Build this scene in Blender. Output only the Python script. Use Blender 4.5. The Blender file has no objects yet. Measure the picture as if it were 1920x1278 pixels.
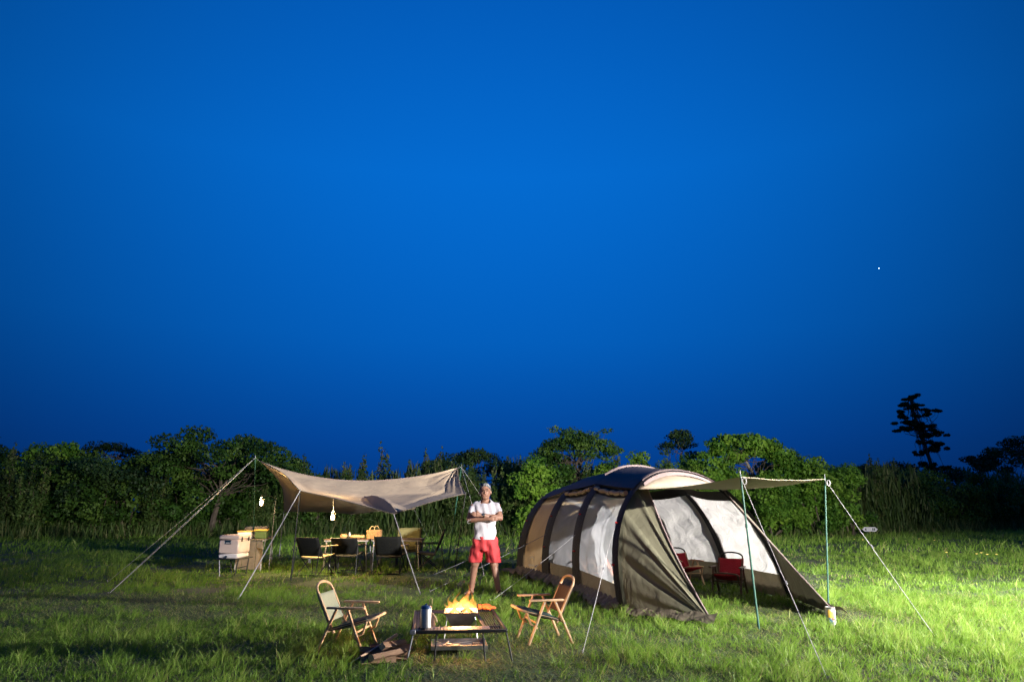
import bpy, bmesh, math, random
import numpy as np
from mathutils import Vector, Matrix, Quaternion

random.seed(7)
rng = np.random.default_rng(7)
R = math.radians
V = Vector
scene = bpy.context.scene
C = scene.collection

# ------------------------------------------------------------------ camera
cam_d = bpy.data.cameras.new('camera')
cam_d.sensor_width = 36.0
cam_d.lens = 24.0
cam_d.clip_end = 2000
cam = bpy.data.objects.new('camera', cam_d)
C.objects.link(cam)
cam.location = (0, 0, 1.25)
cam.rotation_euler = (R(90) + math.atan(319 / 1280), 0, 0)
scene.camera = cam

# ------------------------------------------------------------------ sky (deep dusk, after sunset)
w = bpy.data.worlds.new('World')
scene.world = w
w.use_nodes = True
nt = w.node_tree
nt.nodes.clear()
out = nt.nodes.new('ShaderNodeOutputWorld')
bg = nt.nodes.new('ShaderNodeBackground')
sky = nt.nodes.new('ShaderNodeTexSky')
sky.sky_type = 'NISHITA'
sky.sun_disc = False
sky.sun_elevation = R(0.5)
sky.sun_rotation = R(180)
sky.ozone_density = 4
geo = nt.nodes.new('ShaderNodeTexCoord')
sep = nt.nodes.new('ShaderNodeSeparateXYZ')
ramp = nt.nodes.new('ShaderNodeValToRGB')
cr = ramp.color_ramp
stops = [(0.0, (0.0004, 0.042, 0.245)), (0.10, (0.0004, 0.072, 0.39)), (0.24, (0.0006, 0.118, 0.53)),
         (0.46, (0.0010, 0.146, 0.63)), (0.66, (0.0008, 0.112, 0.52)), (1.0, (0.0006, 0.08, 0.38))]
while len(cr.elements) < len(stops):
    cr.elements.new(0.5)
for e, (p, c) in zip(cr.elements, stops):
    e.position = p
    e.color = (*c, 1)
add = nt.nodes.new('ShaderNodeMixRGB')
add.blend_type = 'ADD'
add.inputs[0].default_value = 0.004
nt.links.new(geo.outputs['Generated'], sep.inputs[0])
nt.links.new(sep.outputs['Z'], ramp.inputs[0])
# lens vignette put into the sky colour: brightest ahead, falling off evenly to all sides
dot = nt.nodes.new('ShaderNodeVectorMath')
dot.operation = 'DOT_PRODUCT'
dot.inputs[1].default_value = (-0.03, math.cos(R(27)), math.sin(R(27)))
nt.links.new(geo.outputs['Generated'], dot.inputs[0])
fall = nt.nodes.new('ShaderNodeMapRange')
fall.interpolation_type = 'LINEAR'
fall.inputs['From Min'].default_value = 0.72
fall.inputs['From Max'].default_value = 1.0
fall.inputs['To Min'].default_value = 0.36
fall.inputs['To Max'].default_value = 0.99
nt.links.new(dot.outputs['Value'], fall.inputs[0])
mul = nt.nodes.new('ShaderNodeMixRGB')
mul.blend_type = 'MULTIPLY'
mul.inputs[0].default_value = 1.0
nt.links.new(ramp.outputs[0], mul.inputs[1])
nt.links.new(fall.outputs[0], mul.inputs[2])
nt.links.new(mul.outputs[0], add.inputs[1])
nt.links.new(sky.outputs[0], add.inputs[2])
nt.links.new(add.outputs[0], bg.inputs[0])
bg.inputs[1].default_value = 1.0
nt.links.new(bg.outputs[0], out.inputs[0])

# ------------------------------------------------------------------ last afterglow (very weak) and exposure
sun_d = bpy.data.lights.new('afterglow', 'SUN')
sun_d.energy = 0.02
sun_d.angle = R(20)
sun_d.color = (1.0, 0.9, 0.8)
sun_o = bpy.data.objects.new('afterglow', sun_d)
C.objects.link(sun_o)
sun_o.location = (10, -20, 20)
sun_o.rotation_euler = (R(70), 0, R(20))

vs = scene.view_settings
vs.view_transform = 'Standard'
vs.look = 'None'
vs.exposure = 0.0
vs.gamma = 1.0
vs.use_curve_mapping = False
scene.cycles.max_bounces = 8
scene.cycles.transparent_max_bounces = 24
scene.cycles.transmission_bounces = 6
scene.cycles.sample_clamp_indirect = 6
scene.cycles.volume_step_rate = 1.0

LAMP_POS = V((12.0, -2.5, 4.4))
LAMP_AIM = V((6.6, 16.0, 0.6))
LAMP_W = 62000
LAMP2_POS = V((14.6, 7.6, 3.0))
LAMP2_AIM = V((2.5, 8.8, 0.0))
LAMP2_W = 26000

# ------------------------------------------------------------------ materials
MATS = {}


def _bsdf(name):
    m = bpy.data.materials.new(name)
    m.use_nodes = True
    MATS[name] = m
    return m, m.node_tree, m.node_tree.nodes['Principled BSDF'], m.node_tree.nodes['Material Output']


def plain(name, col, rough=0.6, metal=0.0, var=0.12, scale=14.0, bump=0.0, bscale=60.0, spec=0.4, coords='Object', stretch=None):
    """Principled with noise-broken colour, roughness and fine relief."""
    m, t, b, o = _bsdf(name)
    tc = t.nodes.new('ShaderNodeTexCoord')
    mp = t.nodes.new('ShaderNodeMapping')
    if stretch:
        mp.inputs['Scale'].default_value = stretch
    n = t.nodes.new('ShaderNodeTexNoise')
    n.inputs['Scale'].default_value = scale
    n.inputs['Detail'].default_value = 6
    t.links.new(tc.outputs[coords], mp.inputs[0])
    t.links.new(mp.outputs[0], n.inputs[0])
    r = t.nodes.new('ShaderNodeValToRGB')
    r.color_ramp.elements[0].position = 0.3
    r.color_ramp.elements[1].position = 0.7
    r.color_ramp.elements[0].color = (*[max(0, c * (1 - var)) for c in col], 1)
    r.color_ramp.elements[1].color = (*[min(1, c * (1 + var)) for c in col], 1)
    t.links.new(n.outputs[0], r.inputs[0])
    t.links.new(r.outputs[0], b.inputs['Base Color'])
    b.inputs['Roughness'].default_value = rough
    b.inputs['Metallic'].default_value = metal
    b.inputs['Specular IOR Level'].default_value = spec
    if bump:
        n2 = t.nodes.new('ShaderNodeTexNoise')
        n2.inputs['Scale'].default_value = bscale
        n2.inputs['Detail'].default_value = 4
        t.links.new(mp.outputs[0], n2.inputs[0])
        bp = t.nodes.new('ShaderNodeBump')
        bp.inputs['Strength'].default_value = bump
        bp.inputs['Distance'].default_value = 0.02
        t.links.new(n2.outputs[0], bp.inputs['Height'])
        t.links.new(bp.outputs[0], b.inputs['Normal'])
    return m


def cloth(name, col, trans=0.3, rough=0.75, clear=0.0, var=0.08, bump=0.25, bscale=5.0, gloss=0.25, stretch=(1, 1, 1)):
    """Thin fabric: light passes through as well as off it; clear > 0 for see-through mesh."""
    m, t, b, o = _bsdf(name)
    tc = t.nodes.new('ShaderNodeTexCoord')
    mp = t.nodes.new('ShaderNodeMapping')
    mp.inputs['Scale'].default_value = stretch
    t.links.new(tc.outputs['Object'], mp.inputs[0])
    n = t.nodes.new('ShaderNodeTexNoise')
    n.inputs['Scale'].default_value = 3.0
    n.inputs['Detail'].default_value = 6
    t.links.new(mp.outputs[0], n.inputs[0])
    r = t.nodes.new('ShaderNodeValToRGB')
    r.color_ramp.elements[0].position = 0.3
    r.color_ramp.elements[1].position = 0.7
    r.color_ramp.elements[0].color = (*[c * (1 - var) for c in col], 1)
    r.color_ramp.elements[1].color = (*[min(1, c * (1 + var)) for c in col], 1)
    t.links.new(n.outputs[0], r.inputs[0])
    t.links.new(r.outputs[0], b.inputs['Base Color'])
    b.inputs['Roughness'].default_value = rough
    b.inputs['Specular IOR Level'].default_value = gloss
    n2 = t.nodes.new('ShaderNodeTexNoise')
    n2.inputs['Scale'].default_value = bscale
    n2.inputs['Detail'].default_value = 5
    n2.inputs['Distortion'].default_value = 0.8
    t.links.new(mp.outputs[0], n2.inputs[0])
    bp = t.nodes.new('ShaderNodeBump')
    bp.inputs['Strength'].default_value = bump
    bp.inputs['Distance'].default_value = 0.08
    t.links.new(n2.outputs[0], bp.inputs['Height'])
    t.links.new(bp.outputs[0], b.inputs['Normal'])
    last = b.outputs[0]
    if trans:
        tr = t.nodes.new('ShaderNodeBsdfTranslucent')
        t.links.new(r.outputs[0], tr.inputs[0])
        t.links.new(bp.outputs[0], tr.inputs['Normal'])
        mx = t.nodes.new('ShaderNodeMixShader')
        mx.inputs[0].default_value = trans
        t.links.new(last, mx.inputs[1])
        t.links.new(tr.outputs[0], mx.inputs[2])
        last = mx.outputs[0]
    if clear:
        tp = t.nodes.new('ShaderNodeBsdfTransparent')
        mx = t.nodes.new('ShaderNodeMixShader')
        mx.inputs[0].default_value = clear
        t.links.new(last, mx.inputs[1])
        t.links.new(tp.outputs[0], mx.inputs[2])
        last = mx.outputs[0]
    t.links.new(last, o.inputs['Surface'])
    return m


def leafy(name, cols, trans=0.35, rough=0.55):
    """Leaf / blade material: colour picked per leaf from the 'tint' attribute."""
    m, t, b, o = _bsdf(name)
    a = t.nodes.new('ShaderNodeAttribute')
    a.attribute_name = 'tint'
    oi = t.nodes.new('ShaderNodeObjectInfo')
    r = t.nodes.new('ShaderNodeValToRGB')
    els = r.color_ramp.elements
    while len(els) < len(cols):
        els.new(0.5)
    for e, (p, c) in zip(els, cols):
        e.position = p
        e.color = (*c, 1)
    t.links.new(a.outputs['Fac'], r.inputs[0])
    hsv = t.nodes.new('ShaderNodeHueSaturation')
    mr = t.nodes.new('ShaderNodeMapRange')
    mr.inputs['To Min'].default_value = 0.8
    mr.inputs['To Max'].default_value = 1.25
    t.links.new(oi.outputs['Random'], mr.inputs[0])
    t.links.new(mr.outputs[0], hsv.inputs['Value'])
    t.links.new(r.outputs[0], hsv.inputs['Color'])
    t.links.new(hsv.outputs[0], b.inputs['Base Color'])
    b.inputs['Roughness'].default_value = rough
    b.inputs['Specular IOR Level'].default_value = 0.3
    tr = t.nodes.new('ShaderNodeBsdfTranslucent')
    t.links.new(hsv.outputs[0], tr.inputs[0])
    mx = t.nodes.new('ShaderNodeMixShader')
    mx.inputs[0].default_value = trans
    t.links.new(b.outputs[0], mx.inputs[1])
    t.links.new(tr.outputs[0], mx.inputs[2])
    t.links.new(mx.outputs[0], o.inputs['Surface'])
    return m


def glow(name, col, strength):
    m, t, b, o = _bsdf(name)
    b.inputs['Base Color'].default_value = (*[c * 0.6 for c in col], 1)
    b.inputs['Emission Color'].default_value = (*col, 1)
    b.inputs['Emission Strength'].default_value = strength
    return m


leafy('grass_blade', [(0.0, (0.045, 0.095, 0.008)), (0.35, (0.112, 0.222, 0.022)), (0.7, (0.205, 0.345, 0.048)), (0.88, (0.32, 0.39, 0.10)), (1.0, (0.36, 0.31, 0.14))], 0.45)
leafy('leaf_broad_dimmed', [(0.0, (0.022, 0.061, 0.010)), (0.5, (0.051, 0.128, 0.016)), (1.0, (0.107, 0.194, 0.029))], 0.3)  # lowered so the hedge reads unlit: shade put into the leaf colour
leafy('leaf_bright', [(0.0, (0.056, 0.152, 0.016)), (0.5, (0.128, 0.288, 0.029)), (1.0, (0.248, 0.416, 0.048))], 0.35)  # kept lighter than the rest: lamplight on the hedge put into the colour
leafy('leaf_dark', [(0.0, (0.011, 0.031, 0.011)), (0.5, (0.023, 0.059, 0.017)), (1.0, (0.050, 0.095, 0.023))], 0.2)  # also lowered, with the missing light of the hedge ends in the colour
leafy('leaf_reed_dimmed', [(0.0, (0.035, 0.076, 0.016)), (0.55, (0.082, 0.147, 0.030)), (0.85, (0.164, 0.181, 0.065)), (1.0, (0.234, 0.187, 0.105))], 0.3)  # darkened leaves, part of the hedge's shade is in this colour
plain('bark', (0.10, 0.080, 0.060), 0.9, var=0.35, scale=8, bump=0.6, bscale=20)
plain('pale_bark', (0.30, 0.27, 0.22), 0.85, var=0.25, scale=8, bump=0.4, bscale=20)
cloth('tan_fabric', (0.50, 0.375, 0.225), 0.25, bump=0.35)
cloth('tarp_fabric', (0.55, 0.43, 0.30), 0.06, bump=0.22, bscale=3.0)
cloth('olive_fabric', (0.120, 0.115, 0.076), 0.03, bump=0.4, bscale=4.0, stretch=(1, 1, 0.6), gloss=0.4, rough=0.55)
cloth('foot_fabric', (0.24, 0.205, 0.135), 0.05, bump=0.3)
cloth('roof_fabric_shaded', (0.06, 0.052, 0.060), 0.0, bump=0.25)  # roof colour darkened to look unlit under the lamps
cloth('cap_fabric', (0.22, 0.17, 0.165), 0.06, bump=0.25)
cloth('awning_fabric', (0.25, 0.21, 0.15), 0.06, bump=0.25)
cloth('crown_fabric', (0.21, 0.17, 0.13), 0.06, bump=0.25)
cloth('cream_panel', (0.54, 0.53, 0.53), 0.30, bump=1.0, bscale=2.2, stretch=(1, 1, 1.8))
cloth('window_mesh', (0.66, 0.68, 0.74), 0.60, clear=0.64, bump=0.6, bscale=2.4, stretch=(1, 1, 1.6), rough=0.35, gloss=0.5)
cloth('black_webbing', (0.022, 0.022, 0.026), 0.0, bump=0.3, bscale=20)
cloth('skirt_fabric', (0.15, 0.128, 0.09), 0.05, bump=0.6, bscale=8)
cloth('red_canvas', (0.36, 0.016, 0.030), 0.12, bump=0.2, bscale=30)
cloth('sage_canvas', (0.24, 0.265, 0.20), 0.12, bump=0.2, bscale=30)
cloth('dark_green_canvas', (0.035, 0.062, 0.058), 0.05, bump=0.2, bscale=30)
cloth('brown_canvas', (0.075, 0.048, 0.036), 0.05, bump=0.2, bscale=30)
cloth('black_canvas', (0.009, 0.010, 0.010), 0.05, bump=0.2, bscale=30)
cloth('tan_canvas', (0.34, 0.27, 0.15), 0.1, bump=0.2, bscale=30)
cloth('olive_canvas', (0.20, 0.19, 0.085), 0.15, bump=0.2, bscale=30)
plain('pale_wood', (0.46, 0.30, 0.17), 0.5, var=0.25, scale=9, bump=0.15, stretch=(1, 1, 0.2))
plain('dark_wood', (0.085, 0.050, 0.032), 0.5, var=0.25, scale=9, bump=0.15)
plain('firewood', (0.17, 0.10, 0.062), 0.85, var=0.45, scale=14, bump=0.7, bscale=40, stretch=(0.2, 1, 1))
plain('wood_end', (0.56, 0.38, 0.21), 0.8, var=0.3, scale=20, bump=0.3)
plain('black_metal', (0.014, 0.014, 0.015), 0.55, 0.0, spec=0.35, bump=0.1)
plain('steel', (0.42, 0.41, 0.40), 0.42, 0.9, var=0.15, bump=0.08, bscale=30)
plain('worn_steel', (0.42, 0.39, 0.37), 0.45, 1.0, var=0.4, scale=7, bump=0.2, bscale=25)
plain('silver_pole', (0.24, 0.24, 0.26), 0.55, 0.3)
plain('green_pole', (0.014, 0.070, 0.050), 0.6, 0.0)
plain('dark_pole', (0.015, 0.018, 0.018), 0.6, 0.0)
plain('rope_white', (0.40, 0.39, 0.40), 0.8, bump=0.5, bscale=200)
plain('rope_grey', (0.24, 0.24, 0.26), 0.8, bump=0.5, bscale=200)
plain('red_plastic', (0.55, 0.03, 0.03), 0.4)
plain('cooler_body', (0.50, 0.40, 0.36), 0.38, var=0.05, bump=0.05)
plain('cooler_white', (0.62, 0.58, 0.58), 0.4, var=0.05)
plain('dark_plate', (0.010, 0.028, 0.055), 0.25)
plain('label_white', (0.55, 0.55, 0.56), 0.6)
plain('green_plastic', (0.045, 0.075, 0.02), 0.45)
plain('yellow_lid', (0.62, 0.38, 0.06), 0.5)
plain('wicker', (0.36, 0.20, 0.085), 0.75, var=0.35, scale=60, bump=0.6, bscale=60)
plain('wicker_pale', (0.50, 0.36, 0.17), 0.7, var=0.25, scale=60, bump=0.4, bscale=60)
plain('canvas_board', (0.13, 0.105, 0.075), 0.8, var=0.25, scale=8, bump=0.2)
plain('kettle_blue', (0.01, 0.05, 0.16), 0.5)
plain('glove_leather', (0.55, 0.14, 0.045), 0.6, var=0.25, scale=25, bump=0.4)
plain('bread', (0.62, 0.34, 0.14), 0.75, var=0.3, scale=25, bump=0.4)
plain('skin', (0.27, 0.145, 0.10), 0.5, var=0.10, scale=18, bump=0.08)
plain('shirt_white', (0.43, 0.415, 0.45), 0.85, var=0.03, bump=0.5, bscale=9, stretch=(1, 1, 0.5))
plain('shorts_red', (0.38, 0.030, 0.035), 0.8, var=0.10, bump=0.5, bscale=9, stretch=(1, 1, 0.5))
plain('hair_grey', (0.16, 0.16, 0.165), 0.7, var=0.35, scale=50, bump=0.9, bscale=120)
plain('dark_feature', (0.025, 0.017, 0.014), 0.4)
plain('lip', (0.34, 0.14, 0.11), 0.5)
plain('can_tin', (0.45, 0.45, 0.45), 0.35, 0.4)
plain('can_yellow', (0.70, 0.42, 0.08), 0.45)
plain('can_blue', (0.03, 0.10, 0.25), 0.45)
plain('can_rust', (0.30, 0.08, 0.04), 0.5)
plain('char', (0.02, 0.016, 0.014), 0.95, bump=0.8)
plain('flower_yellow', (0.75, 0.60, 0.12), 0.6)
plain('logo_pale', (0.62, 0.60, 0.68), 0.6)
glow('lantern_glow', (1.0, 0.66, 0.28), 4.0)
glow('flood_lens', (1.0, 0.95, 0.86), 20.0)
glow('ember', (1.0, 0.20, 0.03), 6.0)
glow('star_glow', (0.9, 0.95, 1.0), 4.0)

# ground: turf soil with mown thatch, dry patches and bare earth
m, t, b, o = _bsdf('turf_soil')
tc = t.nodes.new('ShaderNodeTexCoord')
n1 = t.nodes.new('ShaderNodeTexNoise'); n1.inputs['Scale'].default_value = 0.55; n1.inputs['Detail'].default_value = 8
n2 = t.nodes.new('ShaderNodeTexNoise'); n2.inputs['Scale'].default_value = 22; n2.inputs['Detail'].default_value = 8
t.links.new(tc.outputs['Object'], n1.inputs[0]); t.links.new(tc.outputs['Object'], n2.inputs[0])
ra = t.nodes.new('ShaderNodeValToRGB'); rb = t.nodes.new('ShaderNodeValToRGB')
ra.color_ramp.elements[0].color = (0.024, 0.046, 0.010, 1); ra.color_ramp.elements[1].color = (0.050, 0.085, 0.018, 1)
rb.color_ramp.elements[0].color = (0.030, 0.026, 0.016, 1); rb.color_ramp.elements[1].color = (0.080, 0.066, 0.036, 1)
t.links.new(n2.outputs[0], ra.inputs[0]); t.links.new(n2.outputs[0], rb.inputs[0])
rm = t.nodes.new('ShaderNodeValToRGB'); rm.color_ramp.elements[0].position = 0.50; rm.color_ramp.elements[1].position = 0.68
t.links.new(n1.outputs[0], rm.inputs[0])
mx = t.nodes.new('ShaderNodeMixRGB')
t.links.new(rm.outputs[0], mx.inputs[0]); t.links.new(ra.outputs[0], mx.inputs[1]); t.links.new(rb.outputs[0], mx.inputs[2])
t.links.new(mx.outputs[0], b.inputs['Base Color']); b.inputs['Roughness'].default_value = 0.95
bp = t.nodes.new('ShaderNodeBump'); bp.inputs['Strength'].default_value = 1.0; bp.inputs['Distance'].default_value = 0.05
t.links.new(n2.outputs[0], bp.inputs['Height']); t.links.new(bp.outputs[0], b.inputs['Normal'])

# flame: glowing gas as a volume
m, t, b, o = _bsdf('flame_gas')
t.nodes.remove(b)
tc = t.nodes.new('ShaderNodeTexCoord'); sp = t.nodes.new('ShaderNodeSeparateXYZ')
t.links.new(tc.outputs['Object'], sp.inputs[0])
mr = t.nodes.new('ShaderNodeMapRange'); mr.inputs['From Min'].default_value = 0.0; mr.inputs['From Max'].default_value = 0.24
t.links.new(sp.outputs['Z'], mr.inputs[0])
fc = t.nodes.new('ShaderNodeValToRGB')
fc.color_ramp.elements[0].color = (1.0, 0.46, 0.10, 1); fc.color_ramp.elements[1].color = (1.0, 0.22, 0.028, 1)
t.links.new(mr.outputs[0], fc.inputs[0])
fs = t.nodes.new('ShaderNodeMapRange'); fs.inputs['From Min'].default_value = 0.0; fs.inputs['From Max'].default_value = 0.26
fs.inputs['To Min'].default_value = 30; fs.inputs['To Max'].default_value = 15
t.links.new(sp.outputs['Z'], fs.inputs[0])
em = t.nodes.new('ShaderNodeEmission')
t.links.new(fc.outputs[0], em.inputs[0]); t.links.new(fs.outputs[0], em.inputs[1])
t.links.new(em.outputs[0], o.inputs['Volume'])


# ------------------------------------------------------------------ mesh helpers
class MB:
    def __init__(self):
        self.v = []
        self.f = []

    def add(self, vs, fs):
        n = len(self.v)
        self.v += [tuple(p) for p in vs]
        self.f += [tuple(i + n for i in q) for q in fs]
        return self

    def box(self, c, s, rot=None, bev=0.0):
        """box with chamfered vertical and horizontal edges, centre c, full size s."""
        bm = bmesh.new()
        bmesh.ops.create_cube(bm, size=1)
        for q in bm.verts:
            q.co = V((q.co.x * s[0], q.co.y * s[1], q.co.z * s[2]))
        if bev:
            bmesh.ops.bevel(bm, geom=bm.edges[:], offset=bev, segments=1, affect='EDGES')
        M = rot if rot is not None else Matrix.Identity(3)
        bm.verts.index_update()
        vs = [M @ q.co + V(c) for q in bm.verts]
        fs = [[q.index for q in f.verts] for f in bm.faces]
        bm.free()
        return self.add(vs, fs)

    def bar(self, p0, p1, wx, wy, up=(0, 0, 1), bev=0.0):
        """rectangular bar from p0 to p1, wx across, wy along 'up'."""
        p0, p1 = V(p0), V(p1)
        d = (p1 - p0)
        L = d.length
        d.normalize()
        u = V(up)
        s_ = d.cross(u)
        if s_.length < 1e-4:
            s_ = d.cross(V((1, 0, 0)))
        s_.normalize()
        u = s_.cross(d).normalized()
        M = Matrix((s_, d, u)).transposed()
        return self.box((p0 + p1) / 2, (wx, L, wy), M, bev)

    def tube(self, pts, r, n=6, caps=True):
        pts = [V(p) for p in pts]
        rs = r if isinstance(r, (list, tuple)) else [r] * len(pts)
        vs, fs = [], []
        prev = None
        for i, p in enumerate(pts):
            d = (pts[min(i + 1, len(pts) - 1)] - pts[max(i - 1, 0)])
            if d.length < 1e-9:
                d = V((0, 0, 1))
            d.normalize()
            if prev is None:
                a = d.orthogonal().normalized()
            else:
                a = (prev - d * prev.dot(d))
                if a.length < 1e-6:
                    a = d.orthogonal()
                a.normalize()
            prev = a
            bb = d.cross(a)
            for k in range(n):
                th = 2 * math.pi * k / n
                vs.append(p + (a * math.cos(th) + bb * math.sin(th)) * rs[i])
        for i in range(len(pts) - 1):
            for k in range(n):
                fs.append((i * n + k, i * n + (k + 1) % n, (i + 1) * n + (k + 1) % n, (i + 1) * n + k))
        if caps:
            fs.append(tuple(range(n))[::-1])
            fs.append(tuple((len(pts) - 1) * n + k for k in range(n)))
        return self.add(vs, fs)

    def lathe(self, prof, c=(0, 0, 0), n=20, sx=1, sy=1):
        """prof: list of (radius, z)."""
        vs, fs = [], []
        for (r_, z) in prof:
            for k in range(n):
                th = 2 * math.pi * k / n
                vs.append((c[0] + r_ * sx * math.cos(th), c[1] + r_ * sy * math.sin(th), c[2] + z))
        for i in range(len(prof) - 1):
            for k in range(n):
                fs.append((i * n + k, i * n + (k + 1) % n, (i + 1) * n + (k + 1) % n, (i + 1) * n + k))
        fs.append(tuple(range(n))[::-1])
        fs.append(tuple((len(prof) - 1) * n + k for k in range(n)))
        return self.add(vs, fs)

    def ball(self, c, r, n=12, m_=8, rot=None):
        rx, ry, rz = (r, r, r) if not hasattr(r, '__len__') else r
        vs, fs = [], []
        M = rot if rot is not None else Matrix.Identity(3)
        for i in range(m_ + 1):
            ph = math.pi * i / m_ - math.pi / 2
            for k in range(n):
                th = 2 * math.pi * k / n
                vs.append(M @ V((rx * math.cos(ph) * math.cos(th), ry * math.cos(ph) * math.sin(th), rz * math.sin(ph))) + V(c))
        for i in range(m_):
            for k in range(n):
                fs.append((i * n + k, i * n + (k + 1) % n, (i + 1) * n + (k + 1) % n, (i + 1) * n + k))
        return self.add(vs, fs)

    def capsule(self, p0, p1, r0, r1, n=14):
        p0, p1 = V(p0), V(p1)
        d = (p1 - p0)
        L = d.length
        d.normalize()
        pts, rs = [], []
        for a in (-1, -0.92, -0.7, -0.38):
            pts.append(p0 + d * r0 * a); rs.append(max(r0 * math.sqrt(max(0, 1 - a * a)), r0 * 0.02))
        for q in (0, 0.33, 0.67, 1):
            pts.append(p0 + d * L * q); rs.append(r0 + (r1 - r0) * q)
        for a in (0.38, 0.7, 0.92, 1):
            pts.append(p1 + d * r1 * a); rs.append(max(r1 * math.sqrt(max(0, 1 - a * a)), r1 * 0.02))
        return self.tube(pts, rs, n)

    def grid(self, fn, nu, nv):
        vs = [fn(i / nu, j / nv) for i in range(nu + 1) for j in range(nv + 1)]
        fs = [(i * (nv + 1) + j, (i + 1) * (nv + 1) + j, (i + 1) * (nv + 1) + j + 1, i * (nv + 1) + j + 1)
              for i in range(nu) for j in range(nv)]
        return self.add(vs, fs)

    def mesh(self, name, smooth=True, origin=(0, 0, 0)):
        me = bpy.data.meshes.new(name)
        oz = V(origin)
        me.from_pydata([V(p) - oz for p in self.v], [], self.f)
        me.update()
        bm = bmesh.new()
        bm.from_mesh(me)
        bmesh.ops.recalc_face_normals(bm, faces=bm.faces[:])
        bm.to_mesh(me)
        bm.free()
        if smooth:
            me.polygons.foreach_set('use_smooth', [True] * len(me.polygons))
            if hasattr(me, 'set_sharp_from_angle'):
                me.set_sharp_from_angle(angle=R(38))
        return me

    def build(self, name, mat, parent=None, smooth=True, world=False, thick=0.0):
        """link as ONE object; world=True: vertices are in world space and the parent has no rotation."""
        org = (0, 0, 0)
        if world:
            org = parent.location if parent is not None else V(self.v[0])
            if parent is not None and parent.parent is not None:
                org = parent.location + parent.parent.location
        me = self.mesh(name, smooth, org)
        me.materials.append(MATS[mat])
        ob = bpy.data.objects.new(name, me)
        C.objects.link(ob)
        if parent is not None:
            ob.parent = parent
        elif world:
            ob.location = org
        if thick:
            s = ob.modifiers.new('thickness', 'SOLIDIFY')
            s.thickness = thick
            s.offset = 0
        return ob


def tag(o_, label=None, cat=None, group=None, kind=None):
    if label:
        o_['label'] = label
    if cat:
        o_['category'] = cat
    if group:
        o_['group'] = group
    if kind:
        o_['kind'] = kind
    return o_


def thing(name, label, cat, loc=(0, 0, 0), rz=0.0, group=None):
    e = bpy.data.objects.new(name, None)
    C.objects.link(e)
    e.empty_display_size = 0.2
    e.location = loc
    e.rotation_euler = (0, 0, rz)
    return tag(e, label, cat, group)


def copy_tree(o_, parent=None):
    c = o_.copy()
    C.objects.link(c)
    c.parent = parent
    for ch in [q for q in KIDS.get(o_.name, [])]:
        copy_tree(ch, c)
    return c


KIDS = {}


def index_children():
    KIDS.clear()
    for q in bpy.data.objects:
        if q.parent:
            KIDS.setdefault(q.parent.name, []).append(q)


def dup(root, loc, rz, label, group=None, scale=None):
    index_children()
    c = copy_tree(root)
    c.location = loc
    c.rotation_euler = (0, 0, rz)
    c['label'] = label
    if group:
        c['group'] = group
    if scale:
        c.scale = scale
    return c


def lamp(name, parent, loc, watts, col, radius=0.03):
    d = bpy.data.lights.new(name, 'POINT')
    d.energy = watts
    d.color = col
    d.shadow_soft_size = radius
    o_ = bpy.data.objects.new(name, d)
    C.objects.link(o_)
    o_.parent = parent
    o_.location = loc
    return o_


def vnoise(x, y, seed, scale):
    """cheap smooth value noise on arrays."""
    r_ = np.random.default_rng(seed)
    T = r_.random((64, 64))
    x = x * scale + 1000.0
    y = y * scale + 1000.0
    xi, yi = np.floor(x).astype(int), np.floor(y).astype(int)
    fx, fy = x - xi, y - yi
    fx, fy = fx * fx * (3 - 2 * fx), fy * fy * (3 - 2 * fy)
    a, b_ = T[xi % 64, yi % 64], T[(xi + 1) % 64, yi % 64]
    c, d = T[xi % 64, (yi + 1) % 64], T[(xi + 1) % 64, (yi + 1) % 64]
    return (a * (1 - fx) + b_ * fx) * (1 - fy) + (c * (1 - fx) + d * fx) * fy


def ground_z(x, y):
    """gentle unevenness of the field, zero around the camp furniture scale."""
    return 0.02 * np.sin(x * 0.9 + 0.4) * np.sin(y * 0.7) + 0.012 * np.sin(x * 2.3 + y * 1.7)


def raw_mesh(name, co, faces_flat, loop_start, loop_total, tint, mat, smooth=True):
    me = bpy.data.meshes.new(name)
    me.vertices.add(len(co))
    me.vertices.foreach_set('co', co.astype(np.float32).ravel())
    me.loops.add(len(faces_flat))
    me.loops.foreach_set('vertex_index', faces_flat.astype(np.int32))
    me.polygons.add(len(loop_start))
    me.polygons.foreach_set('loop_start', loop_start.astype(np.int32))
    me.polygons.foreach_set('loop_total', loop_total.astype(np.int32))
    if smooth:
        me.polygons.foreach_set('use_smooth', np.ones(len(loop_start), dtype=bool))
    at = me.attributes.new('tint', 'FLOAT', 'POINT')
    at.data.foreach_set('value', tint.astype(np.float32))
    me.update(calc_edges=True)
    me.materials.append(MATS[mat])
    return me


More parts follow.
